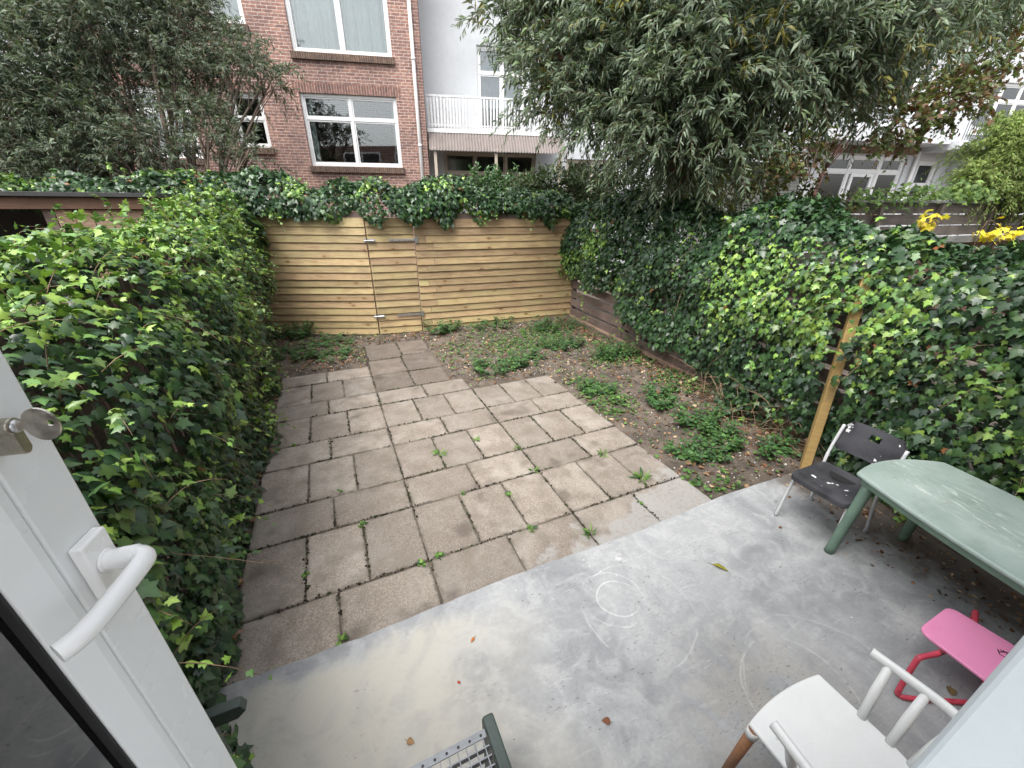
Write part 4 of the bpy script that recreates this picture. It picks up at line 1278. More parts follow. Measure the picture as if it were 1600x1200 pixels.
ss = thing('garden_shed', 'grey horizontally clad garden shed left of the white terrace windows', 'shed', (9.4, 5.7, 0), -.247)
for i in range(18):
    MB().box(0, 1.75, -.012, .012, 0, .17).build('siding_board', MAT['greysiding'], ss, loc=(0, random.uniform(-.004, .004), i * .178)).rotation_euler = (.05, 0, 0)
MB().box(-.02, .05, .02, 2.0, 0, 3.2).build('side_wall', MAT['greysiding'], ss)
MB().box(1.70, 1.77, .02, 2.0, 0, 3.2).build('side_wall', MAT['greysiding'], ss)
MB().box(-.1, 1.9, -.1, 2.1, 3.21, 3.28).build('roof', MAT['felt'], ss)

# ------------------------------------------------------------------ buildings (facades run along local x, z up, y into the building)
TH = math.atan2(-0.244887, 0.96957)
BX, BY = 2.6233, 10.4363
def bld(name, label, cat='building'):
    return thing(name, label, cat, (BX, BY, 0), TH)

def facade(b, mat, x0, x1, z0, z1, y, holes, depth=6.0, reveal=.14):
    xs = sorted({x0, x1, *[h[0] for h in holes], *[h[1] for h in holes]})
    zs = sorted({z0, z1, *[h[2] for h in holes], *[h[3] for h in holes]})
    m = MB()
    for i in range(len(xs) - 1):
        for k in range(len(zs) - 1):
            cx, cz = (xs[i] + xs[i + 1]) / 2, (zs[k] + zs[k + 1]) / 2
            if any(h[0] < cx < h[1] and h[2] < cz < h[3] for h in holes): continue
            m.add([(xs[i], y, zs[k]), (xs[i + 1], y, zs[k]), (xs[i + 1], y, zs[k + 1]), (xs[i], y, zs[k + 1])], [(0, 1, 2, 3)])
    for (a, c, d, e) in holes:
        r = y + reveal + .1
        m.add([(a, y, d), (a, r, d), (a, r, e), (a, y, e)], [(0, 1, 2, 3)])
        m.add([(c, y, d), (c, y, e), (c, r, e), (c, r, d)], [(0, 1, 2, 3)])
        m.add([(a, y, d), (c, y, d), (c, r, d), (a, r, d)], [(0, 1, 2, 3)])
        m.add([(a, y, e), (a, r, e), (c, r, e), (c, y, e)], [(0, 1, 2, 3)])
    yb = y + depth
    m.add([(x0, y, z0), (x0, y, z1), (x0, yb, z1), (x0, yb, z0)], [(0, 1, 2, 3)])
    m.add([(x1, y, z0), (x1, yb, z0), (x1, yb, z1), (x1, y, z1)], [(0, 1, 2, 3)])
    m.add([(x0, yb, z0), (x0, yb, z1), (x1, yb, z1), (x1, yb, z0)], [(0, 1, 2, 3)])
    m.build('wall', MAT[mat], b)
    MB().box(x0 - .05, x1 + .05, y - .1, yb + .1, z1 + .003, z1 + .25).build('roof', MAT['felt'], b)

def window(b, x0, x1, z0, z1, y, mull=(), trans=(), fw=.07, mat='whitepaint', curtain=None, sill='brickdark', lintel=None, reveal=.09, sash=.035):
    yf = y + reveal
    f = MB()
    e = .002
    f.box(x0 + e, x0 + fw, yf - .03, yf + .05, z0 + e, z1 - e); f.box(x1 - fw, x1 - e, yf - .03, yf + .05, z0 + e, z1 - e)
    f.box(x0 + fw, x1 - fw, yf - .03, yf + .05, z0 + e, z0 + fw); f.box(x0 + fw, x1 - fw, yf - .03, yf + .05, z1 - fw, z1 - e)
    xs = [x0 + fw] + [q for m_ in mull for q in (m_ - fw * .42, m_ + fw * .42)] + [x1 - fw]
    zs = [z0 + fw] + [q for t_ in trans for q in (t_ - fw * .42, t_ + fw * .42)] + [z1 - fw]
    for m_ in mull: f.box(m_ - fw * .42, m_ + fw * .42, yf - .028, yf + .05, z0 + fw, z1 - fw)
    for t_ in trans:
        for i in range(0, len(xs), 2): f.box(xs[i], xs[i + 1], yf - .026, yf + .05, t_ - fw * .42, t_ + fw * .42)
    w = f.build('window', MAT[mat], b, bevel=.004, seg=1)
    for i in range(0, len(xs), 2):
        for k in range(0, len(zs), 2):
            a, c, d, g_ = xs[i], xs[i + 1], zs[k], zs[k + 1]
            s = MB()
            s.box(a + e, a + sash, yf - .012, yf + .04, d + e, g_ - e); s.box(c - sash, c - e, yf - .012, yf + .04, d + e, g_ - e)
            s.box(a + sash, c - sash, yf - .012, yf + .04, d + e, d + sash); s.box(a + sash, c - sash, yf - .012, yf + .04, g_ - sash, g_ - e)
            s.build('sash', MAT[mat], w)
            MB().box(a + sash - .004, c - sash + .004, yf + .012, yf + .018, d + sash - .004, g_ - sash + .004).build('pane', MAT['glass'], w)
    if curtain:
        cm, parts_ = curtain
        for (a, c) in parts_:
            n = int((c - a) / .018)
            vs, fs = [], []
            for i in range(n + 1):
                xx = a + (c - a) * i / n
                yy = y + .32 + .05 * math.sin(i * .75 + .8 * math.sin(i * .13)) + .02 * math.sin(i * .37)
                vs += [(xx, yy, z0 + .05), (xx, yy, z1 - .05)]
            for i in range(n): fs.append((2 * i, 2 * i + 2, 2 * i + 3, 2 * i + 1))
            MB().add(vs, fs).build('curtain', MAT[cm], w, True)
    if sill:
        MB().box(x0 - .05, x1 + .05, y - .07, y + .06, z0 - .15, z0 - .003).build('sill', MAT[sill], w, bevel=.006)
    if lintel:
        MB().box(x0 - .12, x1 + .12, y - .006, y + .05, z1 + .003, z1 + .21).build('lintel', MAT[lintel], w)
    return w

bb = bld('brick_building', 'red brick house with white framed windows and a pale downpipe')
H = [(-3.0, -.62, 3.19, 4.82), (-2.97, -.62, 5.64, 7.35), (-4.66, -3.9, 3.58, 4.76), (-4.66, -3.9, 6.08, 7.35), (-6.9, -5.6, 3.3, 4.8), (-6.9, -5.6, 5.7, 7.3)]
facade(bb, 'brick', -7.8, 0.10, 0, 10.2, 0.0, H)
window(bb, *H[0], 0, (-1.80,), (4.28,), lintel='lintel', curtain=('curtain', [(-2.93, -2.80), (-.80, -.68)]))
window(bb, *H[1], 0, (-1.80,), (), lintel='lintel', curtain=('curtain', [(-2.88, -1.86), (-1.74, -.7)]))
window(bb, *H[2], 0, (), (4.22,), lintel='lintel')
window(bb, *H[3], 0, (), (6.75,), lintel='lintel', curtain=('curtain', [(-4.58, -3.98)]))
window(bb, *H[4], 0, (-6.25,), (4.3,), lintel='lintel')
window(bb, *H[5], 0, (-6.25,), (), lintel='lintel', curtain=('curtain', [(-6.8, -5.7)]))
dp = MB()
dp.tube([(-.10, -.07, 0), (-.10, -.07, 10.1)], .045, 12)
for z in (1.8, 3.7, 5.6, 7.5): dp.tube([(-.10, -.07, z), (-.10, -.07, z + .06)], .055, 12)
dp.build('downpipe', MAT['pipe'], bb, True)

wb = bld('white_building', 'white rendered house with a wooden balcony and a brown corrugated awning')
WH = [(1.62, 3.05, 4.25, 6.3), (.55, 3.4, 2.2, 3.72), (4.5, 6.0, 4.3, 6.2), (4.4, 6.2, 2.2, 3.6)]
facade(wb, 'render', .105, 10.6, 0, 10.0, 0.95, WH)
window(wb, *WH[0], .95, (2.34,), (5.68,), curtain=('greycurtain', [(1.7, 2.98)]), sill=None)
window(wb, *WH[1], .95, (1.5, 2.45), (3.15,), mat='beige', sill=None, curtain=('curtain', [(.62, .95)]))
window(wb, *WH[2], .95, (5.25,), (5.6,), curtain=('curtain', [(4.6, 5.9)]), sill=None)
window(wb, *WH[3], .95, (5.3,), (), mat='beige', sill=None)
MB().box(.13, 3.9, .28, .945, 4.10, 4.20).build('balcony_floor', MAT['whitepaint'], wb, bevel=.006)
rail = MB().box(.13, 3.9, .29, .35, 4.93, 4.98).build('balcony_rail', MAT['picket'], wb, bevel=.006)
MB().box(.13, 3.9, .305, .335, 4.27, 4.31).build('bottom_rail', MAT['picket'], rail)
pk = MB().box(-.025, .025, -.008, .008, 0, .70).mesh('picket', MAT['picket'])
for i in range(43):
    o = link('picket', pk, rail, (.19 + i * .086, .298, 4.225 + random.uniform(-.01, .012)))
    o.rotation_euler = (0, random.uniform(-.02, .02), 0)
aw = MB()
n = 190
vs, fs = [], []
for i in range(n + 1):
    x = .15 + 3.9 * i / n
    dz = .017 * math.sin(i * 2 * math.pi / 4.0)
    for q in (0, 1):
        vs.append((x, .27 - .45 * q, 4.085 - .46 * q + dz))
for i in range(n): fs.append((2 * i, 2 * i + 1, 2 * i + 3, 2 * i + 2))
o = MB().add(vs, fs).build('awning', MAT['awning'], wb)
sm = o.modifiers.new('solid', 'SOLIDIFY'); sm.thickness = .006
for x in (.3, 2.0, 3.9):
    MB().box(x - .04, x + .04, -.12, -.04, 0, 3.70).build('awning_post', MAT['beige'], wb)

tb = bld('white_terrace', 'white terraced house with wide windows, balconies and a brown door far right')
TW = [(12.82, 16.2, 1.9, 3.86), (16.75, 17.6, 1.6, 3.75), (18.3, 20.6, 4.7, 6.05), (13.0, 15.6, 5.2, 7.2), (19.0, 20.8, 1.9, 3.5)]
facade(tb, 'render', 10.62, 25.0, 0, 10.5, 0.0, TW)
window(tb, *TW[0], 0, (14.05, 15.25), (3.38,), fw=.1, curtain=('greycurtain', [(12.95, 13.95), (15.35, 16.1), (14.15, 14.5)]), sill='whitepaint')
dr = MB()
dr.box(14.2, 14.3, .05, .12, 1.95, 3.33); dr.box(15.02, 15.12, .05, .12, 1.95, 3.33)
dr.box(14.3, 15.02, .05, .12, 3.22, 3.33); dr.box(14.3, 15.02, .05, .12, 1.95, 2.1)
dr.build('garden_door', MAT['whitepaint'], tb, bevel=.005)
d2 = window(tb, *TW[1], 0, (), (3.0,), fw=.1, sill=None)
MB().box(16.8, 17.55, .20, .24, 1.65, 3.7).build('door_panel', MAT['reddoor'], d2)
w3 = window(tb, *TW[2], 0, (19.05, 19.85), (5.55,), fw=.08, sill='whitepaint')
for k in range(22):
    MB().box(18.4, 20.5, .30, .34, 4.78 + k * .056, 4.81 + k * .056).build('blind_slat', MAT['greycurtain'], w3)
window(tb, *TW[3], 0, (14.3,), (), fw=.08, curtain=('curtain', [(13.1, 15.5)]), sill='whitepaint')
window(tb, *TW[4], 0, (19.9,), (), fw=.08, mat='beige', sill=None)
MB().box(12.2, 16.55, -.05, -.003, 3.90, 4.12).build('brick_band', MAT['brownbrick'], tb)
MB().box(16.56, 18.25, -1.1, -.003, 3.98, 4.22).build('balcony_floor', MAT['render'], tb, bevel=.01)
MB().box(12.0, 16.5, -.9, -.003, 4.125, 4.55).build('balcony_wall', MAT['render'], tb, bevel=.01)
MB().box(18.0, 18.16, -1.0, -.003, 0, 3.975).build('side_wall', MAT['render'], tb, bevel=.01)
rl = MB().box(16.6, 18.2, -1.08, -1.04, 4.88, 4.93).build('balcony_rail', MAT['galv'], tb)
for k in range(17):
    MB().box(16.64 + k * .096, 16.655 + k * .096, -1.07, -1.05, 4.222, 4.879).build('baluster', MAT['galv'], rl)
MB().tube([(16.45, -.10, 0), (16.45, -.10, 4.0)], .05, 10).build('downpipe', MAT['pipe'], tb, True)

fb = bld('pale_building', 'pale rendered house glimpsed through the left willow')
FH = [(-11.5, -9.9, 3.2, 4.9), (-11.5, -9.9, 5.8, 7.4)]
facade(fb, 'render', -15, -7.85, 0, 6.2, .5, FH[:1])
window(fb, *FH[0], .5, (-10.7,), (4.3,), sill=None)

# ------------------------------------------------------------------ furniture
# leaning timber prop
pp = MB()
d = Vector((.17, .15, 1.75))
post = thing('timber_post', 'yellow square timber post leaning into the ivy behind the black chair', 'post', (3.53, -.42, .03))
pb = MB().box(-.036, .036, -.036, .036, 0, 1.8)
o = pb.build('beam', MAT['post'], post, bevel=.004)
o.rotation_mode = 'QUATERNION'
o.rotation_quaternion = d.to_track_quat('Z', 'Y')

# black stacking chair
bc = thing('chair', 'black plastic chair with silver tube legs and paint drops beside the leaning post', 'chair', (2.89, -.92, .028), -math.pi / 2)
def rounded_rect(w0, w1, d0, d1, r=.05, n=5):
    """front width w0 at y=d0, back width w1 at y=d1"""
    cs = [(-w0, d0), (w0, d0), (w1, d1), (-w1, d1)]
    out = []
    for i in range(4):
        p0, p1, p2 = (Vector(cs[(i + k - 1) % 4]) for k in (0, 1, 2))
        a = p1 + (p0 - p1).normalized() * r
        b = p1 + (p2 - p1).normalized() * r
        for k in range(n + 1):
            t = k / n
            out.append(tuple((a * (1 - t) ** 2 + p1 * 2 * t * (1 - t) + b * t * t)))
    return out
def dished_seat(w0, w1, d0, d1, r, z, th_, dish, nn=14, front_drop=.02):
    """grid seat clipped to a rounded outline: concentric rings"""
    ol = rounded_rect(w0, w1, d0, d1, r, 6)
    cx, cy = 0, (d0 + d1) / 2 + .03
    N = len(ol)
    V, F = [], []
    rings = [1.0, .985, .93, .82, .66, .48, .3, .14]
    def zz(k, x, y):
        q = 1 - k
        zf = -front_drop * max(0, (d0 + .10 - y) / .10) ** 2
        return z + zf - dish * (1 - k * k) ** 1.2 + (0 if k < .99 else -.006)
    for k in rings:
        for (x, y) in ol:
            xx, yy = cx + (x - cx) * k, cy + (y - cy) * k
            V.append((xx, yy, zz(k, xx, yy)))
    for j in range(len(rings) - 1):
        for i in range(N):
            F.append((j * N + i, j * N + (i + 1) % N, (j + 1) * N + (i + 1) % N, (j + 1) * N + i))
    F.append(tuple((len(rings) - 1) * N + i for i in range(N)))
    b0 = len(V)
    for k in (1.0, .9):
        for (x, y) in ol:
            xx, yy = cx + (x - cx) * k, cy + (y - cy) * k
            V.append((xx, yy, zz(1.0, xx, yy) - th_))
    for i in range(N):
        F.append((b0 + i, b0 + (i + 1) % N, (i + 1) % N, i))
    F.append(tuple(b0 + N + (N - 1 - i) for i in range(N)))
    for i in range(N): F.append((b0 + N + i, b0 + N + (i + 1) % N, b0 + (i + 1) % N, b0 + i))
    return MB().add(V, F)
st = dished_seat(.20, .185, -.235, .17, .055, .445, .028, .016)
st.build('seat', MAT['blackplastic'], bc, True).modifiers.new('edge', 'EDGE_SPLIT').split_angle = math.radians(40)
dm = MB()
dm.add([(.09 * math.cos(t), .09 + .085 * math.sin(t), .4345) for t in np.linspace(0, 2 * math.pi, 20)[:-1]], [tuple(range(19))])
dm.build('seat_hollow_disc', MAT['gasket'], bc)  # flat disc; the dark of a hollow is put into its colour
# backrest: curved panel with a hand hole
V, F = [], []
nx, nz = 24, 10
for side in (0, 1):
    for k in range(nz + 1):
        for i in range(nx + 1):
            u = -1 + 2 * i / nx; w = k / nz
            x = u * (.215 - .012 * w - .05 * max(0, abs(u) - .8) * (abs(w - .5) * 2) ** 3 * 5)
            V.append((x, .235 + .075 * w - .035 * (1 - u * u) * -1 + .012 * side, .545 + .235 * w))
nn = (nx + 1) * (nz + 1)
hole = lambda i, k: 10 <= i <= 13 and 6 <= k <= 7
for side in (0, 1):
    for k in range(nz):
        for i in range(nx):
            if hole(i, k): continue
            q = side * nn + k * (nx + 1) + i
            f = (q, q + 1, q + nx + 2, q + nx + 1)
            F.append(f if side == 0 else f[::-1])
def rim(i0, k0, i1, k1):
    a_, b_ = k0 * (nx + 1) + i0, k1 * (nx + 1) + i1
    F.append((a_, a_ + nn, b_ + nn, b_))
for i in range(nx): rim(i + 1, 0, i, 0); rim(i, nz, i + 1, nz)
for k in range(nz): rim(0, k, 0, k + 1); rim(nx, k + 1, nx, k)
for i in range(10, 14): rim(i, 6, i + 1, 6); rim(i + 1, 8, i, 8)
for k in (6, 7): rim(10, k + 1, 10, k); rim(14, k, 14, k + 1)
bk = MB().add(V, F).build('backrest', MAT['blackplastic'], bc, True)
bk.modifiers.new('edge', 'EDGE_SPLIT').split_angle = math.radians(50)
for sx in (-1, 1):
    MB().tube(smooth_path([(sx * .20, -.205, 0), (sx * .185, -.17, .36), (sx * .18, -.12, .405), (sx * .18, 0.05, .408)], 5), .0115, 10).build('leg', MAT['chrome'], bc, True)
    MB().tube(smooth_path([(sx * .205, .255, 0), (sx * .19, .19, .38), (sx * .20, .22, .52), (sx * .20, .29, .74)], 5), .0115, 10).build('leg', MAT['chrome'], bc, True)
    for y in (-.205, .255):
        MB().tube([(sx * .202, y, -.001), (sx * .2005, y + (.003 if y < 0 else -.003), .022)], .0145, 10).build('foot_cap', MAT['greycurtain'], bc, True)

# green plastic garden table
ta = math.atan2(-.79, -.203)                       # long axis heads away from the garden, towards the house
tx = thing('garden_table', 'green plastic garden table with scuffed top under the overhanging ivy', 'table', (2.86, -1.72, .028), ta + math.pi / 2)
# local: y along the length, +y points to the garden end
def table_outline(hw, hl, bow):
    out = []
    for i in range(13):
        t = -1 + 2 * i / 12
        out.append((hw * t, hl + bow * (1 - t * t)))
    for i in range(1, 12):
        t = 1 - 2 * i / 12
        out.append((hw + .035 * (1 - t * t), hl * t))
    for i in range(13):
        t = 1 - 2 * i / 12
        out.append((hw * t, -hl - bow * (1 - t * t)))
    for i in range(1, 12):
        t = -1 + 2 * i / 12
        out.append((-hw - .035 * (1 - t * t), hl * t))
    return out[::-1]
tp = MB().prism(table_outline(.355, .56, .085), .672, .70)
tp.build('tabletop', MAT['table'], tx, bevel=.012, seg=3)
MB().prism([(x * .93, y * .95) for x, y in table_outline(.355, .56, .085)], .625, .671).build('apron', MAT['tableleg'], tx, bevel=.004)
for (lx, ly) in ((-.29, .50), (.29, .50), (-.29, -.45), (.29, -.45)):
    sx = 1 if lx > 0 else -1
    sy = 1 if ly > 0 else -1
    lg = MB().tube(smooth_path([(lx + sx * .03, ly + sy * .035, 0), (lx + sx * .015, ly + sy * .02, .3), (lx, ly, .63)], 4), [.030, .030, .030, .031, .031, .032, .032, .034, .036], 16)
    lg.build('leg', MAT['tableleg'], tx, True)

# white toddler armchair with caramel legs
wc = thing('chair', 'white wooden armchair with caramel brown legs standing beside the pink chair', 'chair', (1.145, -1.90, .028), math.pi)
ws = MB()
ol = []
for i in range(13):
    t = -1 + 2 * i / 12
    ol.append((.225 * t, -.205 - .022 * (1 - t * t)))
ol += [(.226, .05), (.21, .16)] + [(.19 * math.cos(a_), .17 + .06 * math.sin(a_)) for a_ in np.linspace(.15, math.pi - .15, 9)] + [(-.21, .16), (-.226, .05)]
ws.prism(ol, .405, .425)
ws.build('seat', MAT['whitechair'], wc, bevel=.008, seg=3)
for sx in (-1, 1):
    ar = MB()
    pth = smooth_path([(sx * .30, -.12, .655), (sx * .315, 0, .655), (sx * .32, .13, .655), (sx * .27, .25, .655), (sx * .001, .315, .655)], 6)
    # flat-ish rail: an elliptical tube
    tt = MB().tube(pth, .0165, 10)
    tt.v = [Vector((q.x, q.y, .655 + (q.z - .655) * 1.25)) for q in tt.v]
    tt.build('armrest', MAT['whitechair'], wc, True)
    for (y0, y1, x0, x1) in ((-.035, -.06, .212, .305), (.06, .05, .214, .317), (.13, .15, .205, .316)):
        MB().tube([(sx * x0, y0, .42), (sx * (x0 + x1) / 2, (y0 + y1) / 2, .53), (sx * x1, y1, .65)], [.016, .0175, .014], 10).build('spindle', MAT['whitechair'], wc, True)
for x in (-.1, 0, .1):
    MB().tube([(x, .205, .42), (x * 1.15, .305, .645)], .013, 10).build('spindle', MAT['whitechair'], wc, True)
for sx in (-1, 1):
    for (y0, y1) in ((-.185, -.21), (.15, .19)):
        MB().tube([(sx * .222, y1, 0), (sx * .212, y0, .405)], [.017, .0215], 14).build('leg', MAT['legwood'], wc, True)
        MB().tube([(sx * .2135, y0 - (.0019 if y0 < 0 else -.003), .362), (sx * .2121, y0, .4045)], .0235, 14).build('leg_collar', MAT['whitechair'], wc, True)

# pink child's chair on a red sled frame
pk_ = thing('chair', 'pink child chair on a red tube frame with a black scribble on the seat', 'chair', (2.385, -1.93, .028), math.pi)
ps = MB()
ps.prism(rounded_rect(.165, .19, -.19, .19, .055, 6), .252, .270)
ps.build('seat', MAT['pink'], pk_, bevel=.006, seg=3)
for sx in (-1, 1):
    MB().tube(smooth_path([(sx * .06, -.07, .240), (sx * .19, -.085, .240), (sx * .285, -.11, .235), (sx * .315, -.115, .21), (sx * .375, -.10, .04), (sx * .375, -.09, .014), (sx * .345, -.06, .0125), (sx * .10, .07, .0125), (sx * .002, .12, .0125)], 5), .0125, 10).build('frame_tube', MAT['redtube'], pk_, True)
    MB().tube(smooth_path([(sx * .12, .0, .2395), (sx * .15, .16, .24), (sx * .155, .21, .28), (sx * .15, .235, .50)], 5), .0115, 10).build('back_tube', MAT['redtube'], pk_, True)
MB().prism(rounded_rect(.17, .17, .38, .51, .04, 5), .218, .232, 'xzy').build('backrest', MAT['pink'], pk_, bevel=.005)
sc = MB()
scr = [(.02, .0), (.035, .012), (.03, .03), (.045, .02), (.05, .045), (.06, .03), (.07, .05), (.065, .02), (.08, .035), (.09, .06), (.1, .05), (.085, .075), (.06, .07)]
sc.tube([(y - .12, .13 - x, .2712) for x, y in scr], .0022, 5)
sc.tube([(.0 - y * .6 - .06, .10 - x * .8, .2712) for x, y in scr[2:9]], .002, 5)
sc.build('ink_scribble', MAT['ink'], pk_)

# steel grating door step between dark green side boards
sp = thing('door_step', 'steel grating step with a dark green side board below the doorway', 'step', (-.48, -1.6, .028))
SO = Vector((-.48, -1.6, .028))
for x in (-.045, -.94):
    MB(SO).prism([(-1.255, .03), (-1.235, .42), (-1.25, .465), (-1.62, .475), (-2.25, .66), (-2.25, .03)], x, x + .045, 'yzx').build('side_board', MAT['greenpaint'], sp, bevel=.008, seg=3)
for (z, y0, y1) in ((.452, -1.285, -1.475), (.63, -1.495, -1.70)):
    t = MB(SO).box(-.893, -.05, y0 - .004, y0, z - .035, z + .002)
    tr = t.build('tread', MAT['galv'], sp)
    ns = MB(SO)
    ns.box(-.893, -.05, y0 - .028, y0 - .0045, z - .002, z + .003)
    ns.build('nosing', MAT['galv'], tr)
    br = MB(SO)
    y = y0 - .055
    while y > y1:
        br.box(-.893, -.05, y - .0025, y + .0025, z - .03, z)
        y -= .030
    br.build('bearing_bars', MAT['galv'], tr)
    cb = MB(SO)
    x = -.87
    while x < -.06:
        cb.box(x - .002, x + .002, y1, y0 - .029, z - .012, z + .0015)
        x += .0335
    cb.build('cross_bars', MAT['galv'], tr)
    hd = MB(SO)
    x = -.88
    while x < -.06:
        hd.tube([(x, y0 - .016, z + .0005), (x, y0 - .016, z + .0036)], .0055, 8)
        x += .045
    hd.build('nosing_hole_discs', MAT['gasket'], tr)  # black discs on top; the dark of the holes is their colour

# dark green rail end by the hedge
gr = thing('handrail', 'short dark green wooden rail end on a thin post by the ivy hedge', 'rail', (-1.02, -.88, .028))
GO = Vector((-1.02, -.88, .028))
MB(GO).prism([(-1.35, .535), (-.905, .535), (-.872, .565), (-.885, .605), (-1.35, .605)], -.912, -.872, 'xzy').build('rail', MAT['greenpaint'], gr, bevel=.004)
MB(GO).box(-1.01, -.985, -.905, -.88, .028, .534).build('post', MAT['greenpaint'], gr, bevel=.003)

# ------------------------------------------------------------------ the open white door in the foreground
h12 = math.radians(12)
E0 = Vector((-0.60915, -1.55655, 0))
# local frame: x towards the hinge, y out of the door towards the room side, z up
ax = Vector((-math.sin(h12), -math.cos(h12), 0))
an_ = Vector((math.cos(h12), -math.sin(h12), 0))
dr = thing('garden_door', 'white plastic framed glass door standing open with handle and key', 'door', E0, math.atan2(ax.y, ax.x))
# local x = ax; local y = z cross x ; that equals an_ here
DZ0, DZ1 = .86, 2.98
W_ = .86
def dbox(nm, x0, x1, y0, y1, z0, z1, mt, par=None, bev=.003, seg=2):
    return MB().box(x0, x1, y0, y1, z0, z1).build(nm, MAT[mt], par or dr, bevel=bev, seg=seg)
dbox('stile', 0, .0625, -.065, 0, DZ0, DZ1, 'pvc')
dbox('stile', W_ - .0625, W_, -.065, 0, DZ0, DZ1, 'pvc')
dbox('rail', .0626, W_ - .0626, -.065, -.0002, DZ0, DZ0 + .0625, 'pvc')
dbox('rail', .0626, W_ - .0626, -.065, -.0002, DZ1 - .0625, DZ1, 'pvc')
# glazing bead: flat strip, then a slope down to the gasket
def bead(x0, x1, nm='glazing_bead'):
    s = 1 if x1 > x0 else -1
    pts = [(x0, -.001), (x0 + s * .010, -.0012), (x0 + s * .036, -.014), (x0 + s * .036, -.05), (x0, -.05)]
    if s < 0: pts = pts[::-1]
    return MB().prism(pts, DZ0 + .064, DZ1 - .064, 'xyz').build(nm, MAT['pvc'], dr, bevel=.0015)
bead(.0635, .1)
bead(W_ - .0635, W_ - .1)
dbox('glazing_bead', .0996, W_ - .0996, -.05, -.004, DZ0 + .0635, DZ0 + .10, 'pvc')
dbox('glazing_bead', .0996, W_ - .0996, -.05, -.004, DZ1 - .10, DZ1 - .0635, 'pvc')
dbox('gasket', .0997, .1032, -.045, -.0165, DZ0 + .10, DZ1 - .10, 'gasket', bev=.001)
dbox('glass', .1034, W_ - .1, -.030, -.026, DZ0 + .1, DZ1 - .1, 'doorglass', bev=0)
dbox('spacer', .1034, .126, -.044, -.0305, DZ0 + .1, DZ1 - .1, 'spacer', bev=.001)
dbox('glass', .1034, W_ - .1, -.050, -.0445, DZ0 + .1, DZ1 - .1, 'doorglass', bev=0)
# handle
hz = 1.943
hd = dbox('door_handle', .012, .050, .0004, .014, hz - .066, hz + .036, 'handle', bev=.003, seg=3)
lev = smooth_path([(.031, .012, hz), (.031, .034, hz), (.0305, .047, hz), (.036, .0555, hz), (.052, .0575, hz), (.105, .056, hz), (.132, .052, hz), (.146, .044, hz)], 6)
rad = []
for i in range(len(lev)):
    u = i / (len(lev) - 1)
    rad.append(.0122 if u < .28 else (.0112 - .0014 * u))
lv = MB().tube(lev, rad, 12)
lv.v = [Vector((q.x, q.y, hz + (q.z - hz) * (1.0 if q.y < .03 else 1.12))) for q in lv.v]
lv.build('lever', MAT['handle'], hd, True).modifiers.new('bev', 'EDGE_SPLIT').split_angle = math.radians(60)
MB().tube([(.031, .0142, hz), (.031, .018, hz)], .0145, 18).build('collar', MAT['handle'], hd, True)
# euro cylinder and key
lz = 2.135
lx = .050
pts = [(lx + .0085 * math.cos(t), lz + .0085 * math.sin(t)) for t in np.linspace(-.9, math.pi + .9, 16)]
pts += [(lx - .005, lz - .0245)] + [(lx + .005 * math.cos(t), lz - .0245 + .005 * math.sin(t)) for t in np.linspace(math.pi, 2 * math.pi, 7)]
ky = MB().prism(pts, -.002, .022, 'xzy').build('lock_cylinder', MAT['nickel'], dr, bevel=.0012)
MB().tube([(lx, .0222, lz), (lx, .0235, lz)], .0062, 18).build('plug', MAT['zinc'], ky, True)
kp = []
by, br_ = .0425, .0125
for t in np.linspace(0, 2 * math.pi, 28)[:-1]: kp.append((by + br_ * math.cos(t), lz + br_ * math.sin(t)))
# bow is a disc with a hole: ring of quads, 2.2 mm thick
V, F = [], []
NB = 28
hc, hr = (by + .0075, lz + .001), .0031
for s_ in (-.0011, .0011):
    for i in range(NB):
        t = 2 * math.pi * i / NB
        V.append((lx + s_, by + .0 + br_ * 1.12 * math.cos(t), lz + br_ * 1.36 * math.sin(t)))
    for i in range(NB):
        t = 2 * math.pi * i / NB
        V.append((lx + s_, hc[0] + hr * math.cos(t), hc[1] + hr * math.sin(t)))
for i in range(NB):
    j = (i + 1) % NB
    F += [(i, j, NB + j, NB + i), (2 * NB + j, 2 * NB + i, 3 * NB + i, 3 * NB + j), (j, i, 2 * NB + i, 2 * NB + j), (NB + i, NB + j, 3 * NB + j, 3 * NB + i)]
kb = MB().add(V, F).box(lx - .0011, lx + .0011, .020, .0315, lz - .0042, lz + .0042)
kb.build('key', MAT['key'], ky)

